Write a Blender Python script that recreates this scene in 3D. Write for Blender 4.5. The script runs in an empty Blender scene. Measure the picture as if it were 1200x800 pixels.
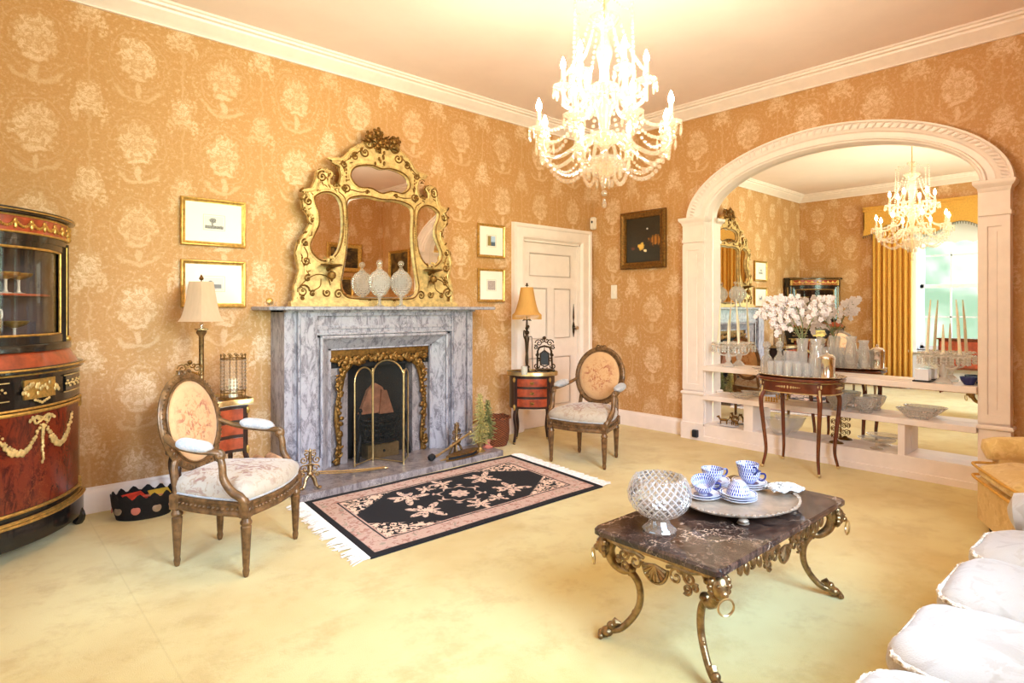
SKY = 95.0; SKYW = 5.0; BULB = 1150; EXPO = -0.95
import bpy, math, random
from math import sin, cos, pi, sqrt, radians as R, atan2
from mathutils import Vector, Matrix
random.seed(7)
sc = bpy.context.scene
COL = sc.collection
# ------------------------------------------------------------------ node helper
def lin(c):
    return tuple((x/255/12.92 if x/255 <= .04045 else ((x/255+.055)/1.055)**2.4) for x in c[:3])
class NT:
    def __init__(s, name):
        s.m = bpy.data.materials.new(name); s.m.use_nodes = True
        s.t = s.m.node_tree; s.t.nodes.clear()
        s.out = s.t.nodes.new('ShaderNodeOutputMaterial')
    def n(s, ty, **kw):
        nd = s.t.nodes.new(ty)
        for k, v in kw.items(): setattr(nd, k, v)
        return nd
    def link(s, a, b):
        if isinstance(a, V): s.t.links.new(a.s, b)
        elif isinstance(a, bpy.types.NodeSocket): s.t.links.new(a, b)
        else:
            if hasattr(b, 'default_value'):
                try: b.default_value = a
                except Exception: b.default_value = tuple(a)+(1,) if len(a) == 3 else tuple(a)
    def m2(s, op, a, b=0.0, c=None, clamp=False):
        nd = s.n('ShaderNodeMath', operation=op); nd.use_clamp = clamp
        s.link(a, nd.inputs[0]); s.link(b, nd.inputs[1])
        if c is not None: s.link(c, nd.inputs[2])
        return V(s, nd.outputs[0])
    def coords(s, kind='Object'):
        tc = s.n('ShaderNodeTexCoord'); return V(s, tc.outputs[kind])
    def sep(s, v):
        nd = s.n('ShaderNodeSeparateXYZ'); s.link(v, nd.inputs[0])
        return [V(s, nd.outputs[i]) for i in range(3)]
    def comb(s, x, y, z=0.0):
        nd = s.n('ShaderNodeCombineXYZ')
        for i, q in enumerate((x, y, z)): s.link(q, nd.inputs[i])
        return V(s, nd.outputs[0])
    def vmul(s, v, k):
        nd = s.n('ShaderNodeVectorMath', operation='MULTIPLY'); s.link(v, nd.inputs[0]); nd.inputs[1].default_value = k
        return V(s, nd.outputs[0])
    def vadd(s, v, w):
        nd = s.n('ShaderNodeVectorMath', operation='ADD'); s.link(v, nd.inputs[0]); s.link(w, nd.inputs[1])
        return V(s, nd.outputs[0])
    def noise(s, v, scale=5, detail=3, rough=.5, dist=0, col=False):
        nd = s.n('ShaderNodeTexNoise'); s.link(v, nd.inputs['Vector'])
        nd.inputs['Scale'].default_value = scale; nd.inputs['Detail'].default_value = detail
        nd.inputs['Roughness'].default_value = rough; nd.inputs['Distortion'].default_value = dist
        return V(s, nd.outputs['Color' if col else 'Fac'])
    def voro(s, v, scale=5, feature='F1', out='Distance', rand=1):
        nd = s.n('ShaderNodeTexVoronoi', feature=feature); s.link(v, nd.inputs['Vector'])
        nd.inputs['Scale'].default_value = scale; nd.inputs['Randomness'].default_value = rand
        return V(s, nd.outputs[out])
    def ss(s, a, lo, hi):      # smoothstep
        nd = s.n('ShaderNodeMapRange', interpolation_type='SMOOTHSTEP')
        s.link(a, nd.inputs[0]); nd.inputs[1].default_value = lo; nd.inputs[2].default_value = hi
        if lo > hi:
            nd.inputs[1].default_value = hi; nd.inputs[2].default_value = lo
            nd.inputs[3].default_value = 1; nd.inputs[4].default_value = 0
        return V(s, nd.outputs[0])
    def mix(s, f, a, b):
        nd = s.n('ShaderNodeMix', data_type='RGBA'); s.link(f, nd.inputs[0])
        s.link(a if not isinstance(a, tuple) else a+(1,), nd.inputs[6]); s.link(b if not isinstance(b, tuple) else b+(1,), nd.inputs[7])
        return V(s, nd.outputs[2])
    def bump(s, h, strength=.3, dist=.01):
        nd = s.n('ShaderNodeBump'); nd.inputs['Strength'].default_value = strength; nd.inputs['Distance'].default_value = dist
        s.link(h, nd.inputs['Height']); return nd.outputs[0]
    def bsdf(s, color=(.8, .8, .8), rough=.5, metal=0, normal=None, **kw):
        nd = s.n('ShaderNodeBsdfPrincipled')
        s.link(color if not isinstance(color, tuple) else color+(1,), nd.inputs['Base Color'])
        s.link(rough, nd.inputs['Roughness']); s.link(metal, nd.inputs['Metallic'])
        if normal is not None: s.t.links.new(normal, nd.inputs['Normal'])
        for k, v in kw.items():
            s.link(v, nd.inputs[k.replace('_', ' ')])
        s.t.links.new(nd.outputs[0], s.out.inputs[0]); s.p = nd
        return s.m
class V:
    def __init__(s, t, sock): s.t, s.s = t, sock
    def __add__(s, o): return s.t.m2('ADD', s, o)
    __radd__ = __add__
    def __sub__(s, o): return s.t.m2('SUBTRACT', s, o)
    def __rsub__(s, o): return s.t.m2('SUBTRACT', o, s)
    def __mul__(s, o): return s.t.m2('MULTIPLY', s, o)
    __rmul__ = __mul__
    def __truediv__(s, o): return s.t.m2('DIVIDE', s, o)
    def f(s, op, b=0.0): return s.t.m2(op, s, b)
    def abs(s): return s.f('ABSOLUTE')
    def max(s, o): return s.f('MAXIMUM', o)
    def min(s, o): return s.f('MINIMUM', o)
    def sq(s): return s.t.m2('MULTIPLY', s, s)
    def sqrt(s): return s.f('SQRT')
    def fr(s): return s.f('FRACT')
    def sin(s): return s.f('SINE')
MAT = {}
def simple(name, rgb, rough=.5, metal=0, nscale=0, namt=.12, bump=0, **kw):
    t = NT(name); c = lin(rgb); co = t.coords()
    col = c
    if nscale:
        nz = t.noise(co, nscale, 4, .6)
        col = t.mix(t.ss(nz, .3, .7), tuple(x*(1-namt) for x in c), tuple(min(1, x*(1+namt)) for x in c))
    nrm = t.bump(t.noise(co, nscale*3 or 60, 3), bump, .004) if bump else None
    MAT[name] = t.bsdf(col, rough, metal, nrm, **kw); return MAT[name]
# paint, metal, wood
simple('paint_white', (242, 226, 216), .38, nscale=9, namt=.03)
simple('ceiling_paint', (244, 224, 215), .8, nscale=3, namt=.02)
simple('gold', (205, 166, 92), .34, .8, nscale=40, namt=.25, bump=.3)
simple('pale_gold', (204, 172, 112), .45, .35, nscale=22, namt=.3, bump=.45)
simple('dark_gilt', (120, 84, 36), .42, .7, nscale=50, namt=.4, bump=.4)
simple('antique_brass', (150, 122, 84), .34, .9, nscale=35, namt=.35, bump=.4)
simple('brass', (206, 178, 124), .3, .9, nscale=30, namt=.15)
simple('bronze_dark', (70, 55, 40), .4, .8, nscale=30, namt=.3)
simple('iron', (30, 28, 28), .5, .6, nscale=30, namt=.3, bump=.3)
simple('silver', (228, 222, 216), .16, 1, nscale=30, namt=.06)
simple('silver_worn', (186, 168, 148), .36, .6, nscale=22, namt=.16, bump=.15)
simple('walnut', (112, 80, 48), .36, .25, nscale=26, namt=.45, bump=.3)
simple('ebony', (24, 20, 18), .22, nscale=14, namt=.3, Coat_Weight=.4)
simple('mahogany', (98, 44, 22), .24, nscale=12, namt=.3, Coat_Weight=.5)
simple('drawer_wood', (150, 62, 34), .28, nscale=18, namt=.3, Coat_Weight=.4)
simple('dark_wood', (48, 26, 20), .3, nscale=18, namt=.3, Coat_Weight=.3)
simple('plum_lining', (72, 44, 44), .6)
simple('candle_wax', (244, 232, 204), .45, Subsurface_Weight=.2)
simple('porcelain', (238, 238, 246), .15, Coat_Weight=.5)
simple('navy', (30, 38, 96), .25)
simple('mat_board', (242, 234, 222), .7)
simple('plastic_white', (238, 228, 214), .4)
simple('black_plastic', (34, 36, 44), .5)
simple('blossom', (250, 238, 240), .6)
simple('stem_green', (120, 128, 80), .6)
simple('shade_cream', (232, 200, 166), .8, Transmission_Weight=0)
simple('shade_gold', (228, 176, 98), .8)
simple('black_fabric', (20, 18, 20), .8, nscale=60, namt=.4)
simple('marble_pale', (226, 214, 200), .2, nscale=8, namt=.1)
simple('bristle', (14, 14, 16), .9)
simple('red_paper', (196, 52, 40), .5, nscale=20, namt=.3)
simple('yellow_paper', (214, 176, 60), .5)
simple('pink_paper', (206, 120, 100), .5)
simple('firebrick', (176, 116, 84), .85, nscale=9, namt=.3, bump=.5)
simple('soot', (26, 22, 20), .9, nscale=9, namt=.4)
simple('curtain_gold', (206, 152, 62), .7, nscale=50, namt=.12)
simple('curtain_fringe', (96, 92, 70), .8, nscale=90, namt=.5)
simple('window_paint', (236, 238, 242), .4)
simple('blind_white', (236, 238, 240), .7)
simple('plaster', (214, 190, 160), .8)
# lamp shades let some light through
for nm, c in (('shade_cream', (232, 200, 166)), ('shade_gold', (232, 180, 104))):
    t = NT(nm); d = t.n('ShaderNodeBsdfDiffuse'); tr = t.n('ShaderNodeBsdfTranslucent'); mx = t.n('ShaderNodeMixShader')
    co = t.coords(); nz = t.noise(t.vmul(co, (60, 60, 3)), 1, 2)
    col = t.mix(nz, tuple(x*.85 for x in lin(c)), lin(c))
    t.link(col, d.inputs[0]); t.link(col, tr.inputs[0]); mx.inputs[0].default_value = .35
    t.t.links.new(d.outputs[0], mx.inputs[1]); t.t.links.new(tr.outputs[0], mx.inputs[2]); t.t.links.new(mx.outputs[0], t.out.inputs[0]); MAT[nm] = t.m
def crystal(name, tint=(1, 1, 1), tr=.5, white=.25, rough=.04, cut=0, cutscale=30, diamond=False):
    """bright lead crystal: clear body, milky sparkle, strong surface reflection"""
    t = NT(name); nrm = None
    if cut:
        co = t.coords(); h = t.voro(co, cutscale, 'F1', 'Distance', .3); nrm = t.bump(h, cut, .02)
    wf = None
    if diamond:
        x, y, z = t.sep(t.coords()); an = t.m2('ARCTAN2', y, x)*(13/pi/2*2)
        g1 = ((an+z*34).fr()-.5).abs(); g2 = ((an-z*34).fr()-.5).abs(); gm = g1.min(g2)
        wf = t.ss(gm, .17, .03)*.6+t.ss((g1-g2).abs(), .04, .0)*.12+.05; nrm = t.bump(gm, .9, .02)
    tp = t.n('ShaderNodeBsdfTransparent'); tp.inputs[0].default_value = tint+(1,)
    df = t.n('ShaderNodeBsdfDiffuse'); df.inputs[0].default_value = tuple(.95*x for x in tint)+(1,)
    tl = t.n('ShaderNodeBsdfTranslucent'); tl.inputs[0].default_value = tuple(.95*x for x in tint)+(1,)
    gl = t.n('ShaderNodeBsdfGlossy'); gl.inputs['Roughness'].default_value = rough
    fr = t.n('ShaderNodeFresnel'); bf = t.n('ShaderNodeNewGeometry'); t.link(V(t, bf.outputs['Backfacing'])*(1/1.75-1.75)+1.75, fr.inputs[0])
    if nrm is not None:
        for q in (df, tl, gl, fr): t.t.links.new(nrm, q.inputs['Normal'])
    d = t.n('ShaderNodeMixShader'); d.inputs[0].default_value = .5
    t.t.links.new(df.outputs[0], d.inputs[1]); t.t.links.new(tl.outputs[0], d.inputs[2])
    a = t.n('ShaderNodeMixShader'); a.inputs[0].default_value = white
    if wf is not None: t.link(wf, a.inputs[0])
    t.t.links.new(tp.outputs[0], a.inputs[1]); t.t.links.new(d.outputs[0], a.inputs[2])
    f2 = t.m2('MULTIPLY_ADD', fr.outputs[0], 1.3, .04, clamp=True)
    b = t.n('ShaderNodeMixShader'); t.link(f2, b.inputs[0])
    t.t.links.new(a.outputs[0], b.inputs[1]); t.t.links.new(gl.outputs[0], b.inputs[2])
    t.t.links.new(b.outputs[0], t.out.inputs[0]); MAT[name] = t.m
crystal('crystal', (1, .955, .88), 0, .15, .05)
crystal('shelf_crystal', (1, .985, .96), 0, .42, .05)
crystal('cut_crystal', (1, .985, .965), 0, .36, .05, cut=1.0, cutscale=55)
crystal('bowl_crystal', (1, .98, .96), 0, .20, .04, diamond=True)
crystal('clear_glass', (1, 1, 1), 0, .28, .03)
# thin pane
t = NT('pane_glass'); tp = t.n('ShaderNodeBsdfTransparent'); g = t.n('ShaderNodeBsdfGlossy'); g.inputs['Roughness'].default_value = .02
fr = t.n('ShaderNodeFresnel'); bf = t.n('ShaderNodeNewGeometry'); t.link(V(t, bf.outputs['Backfacing'])*(1/1.45-1.45)+1.45, fr.inputs[0]); mx = t.n('ShaderNodeMixShader')
t.t.links.new(fr.outputs[0], mx.inputs[0]); t.t.links.new(tp.outputs[0], mx.inputs[1]); t.t.links.new(g.outputs[0], mx.inputs[2]); t.t.links.new(mx.outputs[0], t.out.inputs[0]); MAT['pane_glass'] = t.m
# mirror silvering
t = NT('mirror_silver'); MAT['mirror_silver'] = t.bsdf((.93, .93, .9), .0, 1)
# bulb
t = NT('bulb_glow'); e = t.n('ShaderNodeEmission'); e.inputs[0].default_value = (1, .79, .58, 1); e.inputs[1].default_value = BULB
t.t.links.new(e.outputs[0], t.out.inputs[0]); MAT['bulb_glow'] = t.m
# wallpaper
def wallpaper(name, axis):
    t = NT(name); co = t.coords(); x, y, z = t.sep(co)
    u0 = (x, y)[axis]
    wob = t.noise(co, 11, 3, .55, 0, True); wx, wy, wz = t.sep(wob)
    u = u0 + (wx-.5)*.085; w = z + (wy-.5)*.085
    W, H = .55, .56
    def cell(du, dv):
        cx = ((u+du)/W).fr()*W - W/2; cy = ((w+dv)/H).fr()*H - H/2; return cx, cy
    def ell(cx, cy, ox, oy, a, b): return (((cx-ox)/a).sq() + ((cy-oy)/b).sq()).sqrt()
    a, b = cell(.05, .12); ax = a.abs()
    petals = t.noise(t.comb(ax*1.0, b, 0.0), 30, 3, .6, 1.2)
    pet = t.ss(petals, .42, .55)
    rag = (t.noise(co, 26, 3, .6)-.5)*1.1
    bq = t.ss(ell(a, b, 0, .06, .125, .155)+rag, 1.05, .75)*(.3 + pet*.7)
    ring = t.ss((ell(a, b, 0, .04, .20, .24)-1).abs(), .11, .04)*t.ss(t.noise(co, 48, 2), .44, .6)*(.1+.3*t.ss(t.noise(co, .9, 1), .4, .6))
    ring2 = t.ss((ell(a, b, 0, .04, .165, .2)-1).abs(), .05, .02)*.25
    gar = t.ss((ell(ax, b, .0, -.13, .12, .085)-1).abs()+rag*.3, .2, .05)*t.ss(b, -.13, -.16)*.6
    urn = t.ss(ell(ax, b, 0, -.155, .026, .06)+rag*.7, 1.1, .6)*.8
    base = t.ss(ell(ax, b, 0, -.075, .07, .018), 1.1, .6)
    c, d = cell(.05+W/2, .12+H/2); cx = c.abs()
    leaf = t.ss(ell(cx, d, .02, .03, .05, .12)+rag, 1.1, .7)*(.25+pet*.75)
    stem = t.ss(cx, .012, .004)*.35
    side = t.ss(ell(cx, d, .075, -.06, .03, .075), 1.1, .7)*t.ss(t.noise(co, 40, 2), .42, .55)*.8
    pat = bq.max(ring).max(ring2).max(gar).max(urn).max(base).max(leaf).max(stem).max(side)
    fine = t.ss(t.noise(co, 130, 3, .7), .3, .62)
    wear = t.ss(t.noise(co, 2.2, 3, .6), .3, .7)
    speck = t.ss(t.noise(co, 34, 4, .65), .5, .68)*.42
    f = ((pat*(.25+fine*.6)).max(speck*(.7+fine*.5)))*(.5+wear*.45)
    g1 = t.mix(t.noise(co, 90, 3, .7), lin((166, 112, 54)), lin((208, 160, 102)))
    col = t.mix(f.f('MINIMUM', 1.0), g1, lin((240, 212, 180)))
    MAT[name] = t.bsdf(col, .62, 0, t.bump(f, .12, .002))
wallpaper('wallpaper_x', 0); wallpaper('wallpaper_y', 1)
# carpet
t = NT('carpet'); co = t.coords()
big = t.ss(t.noise(co, .9, 4, .6, .1), .3, .7); mid = t.ss(t.noise(co, 4, 5, .7, .1), .45, .7); fi = t.noise(co, 260, 2, .7)
c1 = t.mix(big, lin((206, 172, 96)), lin((228, 210, 144))); c2 = t.mix(mid*.5, c1, lin((184, 144, 66)))
c3 = t.mix(fi, c2, t.mix(.4, c2, lin((240, 224, 156))))
x, y, z = t.sep(co); seam = t.ss((x+5.02+.0*y).abs(), .006, .001)*.12
c3 = t.mix(seam, c3, lin((150, 112, 50)))
MAT['carpet'] = t.bsdf(c3, .95, 0, t.bump(fi+mid*.8, .5, .006), Sheen_Weight=.2)
# marbles
def marble(name, base, vein, dark, vs=2.5, rough=.25, amt=.5, thin=.03):
    t = NT(name); co = t.coords(); d = t.vadd(co, t.vmul(t.noise(co, 5, 5, .65, 0, True), (.5, .5, .5)))
    e = t.voro(d, vs, 'DISTANCE_TO_EDGE'); v = t.ss(e, thin, 0.0)
    e2 = t.voro(d, vs*3.3, 'DISTANCE_TO_EDGE'); v2 = t.ss(e2, thin*1.3, 0)*.45
    m = t.ss(t.noise(t.vmul(co, (1, 1, .4)), 17, 6, .78, .9), .44, .62)
    c = t.mix(m*amt, lin(base), lin(dark)); c = t.mix(v.max(v2)*t.ss(t.noise(co, 3, 2), .35, .6), c, lin(vein))
    MAT[name] = t.bsdf(c, rough)
marble('grey_marble', (166, 160, 166), (200, 194, 198), (60, 54, 66), 3, .3, .68, .006)
marble('dark_marble', (46, 32, 28), (196, 166, 140), (98, 72, 58), 2.6, .12, .72, .016)
marble('hearth_marble', (150, 138, 136), (190, 178, 172), (84, 72, 74), 4, .3, .8, .02)
marble('burr_veneer', (112, 42, 24), (134, 62, 34), (46, 18, 16), 6, .2, .8, .02)
# upholstery
def tapestry(name, base, c1, c2, scale=9, centre=None, amt=.8):
    t = NT(name); co = t.coords()
    n = t.noise(co, scale, 3, .6, 1.5); n2 = t.noise(co, scale*2.3, 3, .6, 1.0)
    a = t.ss(n, .53, .62)*amt; b = t.ss(n2, .52, .62)*amt
    if centre:
        x, y, z = t.sep(co); r = (((x-centre[0])/centre[3]).sq()+((y-centre[1])/centre[3]).sq()+((z-centre[2])/centre[3]).sq()).sqrt(); k = t.ss(r, 1.1, .5)
        a = a*k; b = b*(k*.8+.2)
    col = t.mix(a, lin(base), lin(c1)); col = t.mix(b, col, lin(c2))
    weave = t.noise(co, 220, 2)
    col = t.mix(weave*.3, col, tuple(x*.7 for x in lin(base)))
    MAT[name] = t.bsdf(col, .85, 0, t.bump(weave+n2*.6, .35, .004), Sheen_Weight=.3)
tapestry('tapestry_back', (206, 160, 112), (150, 66, 40), (186, 122, 74), 15, (-.24, 0, .72, .17), 1.0)
tapestry('tapestry_seat', (186, 170, 150), (128, 52, 38), (156, 120, 88), 11, (0, 0, .46, .32), 1.0)
tapestry('pad_fabric', (166, 166, 168), (214, 190, 170), (222, 208, 190), 20, None, .4)
tapestry('sofa_damask', (188, 174, 160), (164, 146, 128), (174, 156, 140), 5, None, .7)
tapestry('gold_damask', (222, 184, 112), (198, 152, 78), (238, 206, 140), 9, None, .6)
t = NT('ruche'); co = t.coords(); n = t.noise(co, 70, 3, .6); MAT['ruche'] = t.bsdf(t.mix(t.ss(n, .35, .6), lin((176, 150, 122)), lin((240, 226, 206))), .85, 0, t.bump(n, .8, .01))
t = NT('wicker'); co = t.coords(); x, y, z = t.sep(co); s = ((z*300).sin()*(t.m2('ARCTAN2', y, x)*24).sin()+t.noise(co, 30, 2)-.5); MAT['wicker'] = t.bsdf(t.mix(t.ss(s, -.6, .6), lin((70, 34, 18)), lin((164, 86, 44))), .6, 0, t.bump(s, .8, .01))
# fire screen gauze
t = NT('gauze'); tp = t.n('ShaderNodeBsdfTransparent'); d = t.n('ShaderNodeBsdfDiffuse'); d.inputs[0].default_value = (.03, .026, .02, 1); mx = t.n('ShaderNodeMixShader'); mx.inputs[0].default_value = .42
t.t.links.new(tp.outputs[0], mx.inputs[1]); t.t.links.new(d.outputs[0], mx.inputs[2]); t.t.links.new(mx.outputs[0], t.out.inputs[0]); MAT['gauze'] = t.m
# blue net tea ware
t = NT('net_china'); co = t.coords('UV'); x, y, z = t.sep(co)
g1 = ((x*30+y*5).fr()-.5).abs(); g2 = ((x*30-y*5).fr()-.5).abs(); dots = t.ss(g1.min(g2), .06, .14)
body = t.ss(y, .05, .1)*t.ss(y, .98, .93)
MAT['net_china'] = t.bsdf(t.mix((1-dots).abs()*0+dots*body, lin((240, 240, 248)), lin((44, 52, 130))), .12, Coat_Weight=.5)
t = NT('rim_china'); co = t.coords('UV'); x, y, z = t.sep(co); band = t.ss((y-.9).abs(), .05, .03).max(t.ss((y-.68).abs(), .025, .012))
MAT['rim_china'] = t.bsdf(t.mix(band, lin((238, 238, 246)), lin((44, 52, 120))), .12, Coat_Weight=.5)
# prints
def print_mat(name, kind):
    t = NT(name); co = t.coords('UV'); x, y, z = t.sep(co); n = t.noise(co, 9, 4, .6); n3 = t.noise(co, 26, 3, .6)
    if kind == 'tree':
        d = (((x-.42)/.24).sq()+((y-.66)/.26).sq()).sqrt(); tree = t.ss(d+(n-.5)*1.1, .95, .7); trunk = t.ss((x-.4+(y-.3)*.1).abs(), .05, .03)*t.ss(y, .6, .55)
        gr = t.ss(y+(n-.5)*.3, .3, .2); f = tree.max(trunk).max(gr)*(.45+t.ss(n3, .35, .6)*.55)
        col = t.mix(f, lin((222, 216, 206)), lin((60, 60, 66)))
    elif kind == 'house':
        b = t.ss((x-.6).abs(), .3, .28)*t.ss((y-.3).abs(), .17, .15); tr = t.ss((((x-.3)/.15).sq()+((y-.5)/.3).sq()).sqrt()+(n-.5)*.8, 1, .8)
        col = t.mix(b.max(tr)*(.5+n3*.5), lin((214, 210, 204)), lin((72, 74, 84)))
    elif kind == 'blue':
        a = t.ss(x+(n-.5)*.3, .4, .46); col = t.mix(a, lin((150, 126, 70)), t.mix(t.ss(y, .3, .5), lin((70, 90, 110)), lin((170, 196, 226))))
    else:
        col = t.mix(t.ss(n3, .42, .58), lin((214, 196, 186)), lin((128, 108, 116)))
    MAT[name] = t.bsdf(col, .6)
for k in ('tree', 'house', 'blue', 'flower'): print_mat('print_'+k, k)
# dark still life: fruit and basket on a table
t = NT('still_life'); co = t.coords('UV'); x, y, z = t.sep(co)
n = t.noise(co, 13, 3)
def disc(cx, cy, a, b, s=.3): return t.ss((((x-cx)/a).sq()+((y-cy)/b).sq()).sqrt()+(n-.5)*2.2, 1+s, 1-s)
c = t.mix(n, lin((28, 24, 18)), lin((52, 44, 32)))
c = t.mix(t.ss(y, .3, .28)*.5, c, lin((34, 38, 34)))
c = t.mix(disc(.86, .47, .16, .1), c, t.mix(t.ss((x*60).sin(), -.5, .5), lin((110, 66, 22)), lin((168, 108, 40)))); c = t.mix(disc(.72, .46, .03, .1)*.8, c, lin((90, 50, 20)))
c = t.mix(disc(.44, .36, .085, .07), c, t.mix(n, lin((214, 150, 40)), lin((250, 214, 110))))
c = t.mix(disc(.56, .25, .04, .028), c, lin((240, 224, 180))); c = t.mix(disc(.62, .74, .028, .02), c, lin((210, 206, 200)))
c = t.mix(disc(.2, .32, .07, .03)*.6, c, lin((120, 60, 50)))
MAT['still_life'] = t.bsdf(c, .3)
t = NT('old_portrait'); co = t.coords('UV'); n = t.noise(co, 3, 4, .6, .6); MAT['old_portrait'] = t.bsdf(t.mix(t.ss(n, .4, .65), lin((40, 30, 18)), lin((122, 96, 54))), .35)
# rug (UV in metres: 2.0 x 1.16, centred)
t = NT('rug_pattern'); co = t.coords('UV'); X, Y, z = t.sep(co)
RW, RH = 1.0, .58
n = t.noise(co, 14, 3, .6, .8); n2 = t.noise(co, 30, 3, .6, .6)
ed = (RW-X.abs()).min(RH-Y.abs())
black, pink, rose, cream = lin((16, 16, 22)), lin((206, 174, 158)), lin((168, 112, 100)), lin((240, 206, 182))
bord = t.mix(t.ss(t.noise(co, 24, 2, .5, 1.2), .54, .6)*.75, pink, rose)
bord = t.mix(t.ss(t.noise(co, 19, 2, .5, .5), .62, .68)*.6, bord, lin((140, 140, 120)))
col = t.mix(t.ss(ed, .045, .052), black, bord)
col = t.mix(t.ss((ed-.185).abs(), .008, .004), col, black)
field = t.ss(ed, .20, .206)
# spandrels
sp = (RW-.2-X.abs())*.8 + (RH-.2-Y.abs())*1.15
span = t.ss(sp, .34, .31)*t.ss(t.noise(co, 17, 1, .4, 2.2), .47, .5)
fc = t.mix(span, black, cream)
def polar(cx, cy):
    dx, dy = X-cx, Y-cy; return (dx.sq()+dy.sq()).sqrt(), t.m2('ARCTAN2', dy, dx)
r, a = polar(0., 0.)
med = t.ss(r-(a*8).sin()*.014, .20, .192)
rings = t.ss(((r-(a*8).sin()*.01)*44).sin(), -.2, .2)
petl = t.ss((a*8).sin()*.5+(r*60).sin()*.5, -.1, .15)
fc = t.mix(med*rings.min(petl.max(t.ss(r, .1, .08))), fc, t.mix(t.ss(n2, .5, .6), pink, cream))
for (cx, cy, ra, rot) in ((-.36, .17, .15, .3), (-.0, .275, .10, .1), (.36, .19, .15, -.4), (-.38, -.15, .15, -.3), (.0, -.275, .11, 0), (.38, -.16, .15, .5), (-.16, .25, .08, 2), (.18, -.25, .08, 1)):
    r, a = polar(cx, cy)
    sh = (a*7+rot*9).sin()*.28+(a*4+rot*5+1).sin()*.25+.62
    m = t.ss(r/ra - sh, .08, 0.)
    fc = t.mix(m*t.ss(t.noise(co, 38, 1, .5, 1.), .38, .44), fc, t.mix(t.ss(n, .45, .6), cream, pink))
col = t.mix(field, col, fc)
MAT['rug_pattern'] = t.bsdf(col, .9, 0, t.bump(t.noise(co, 300, 2), .4, .004))
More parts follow.
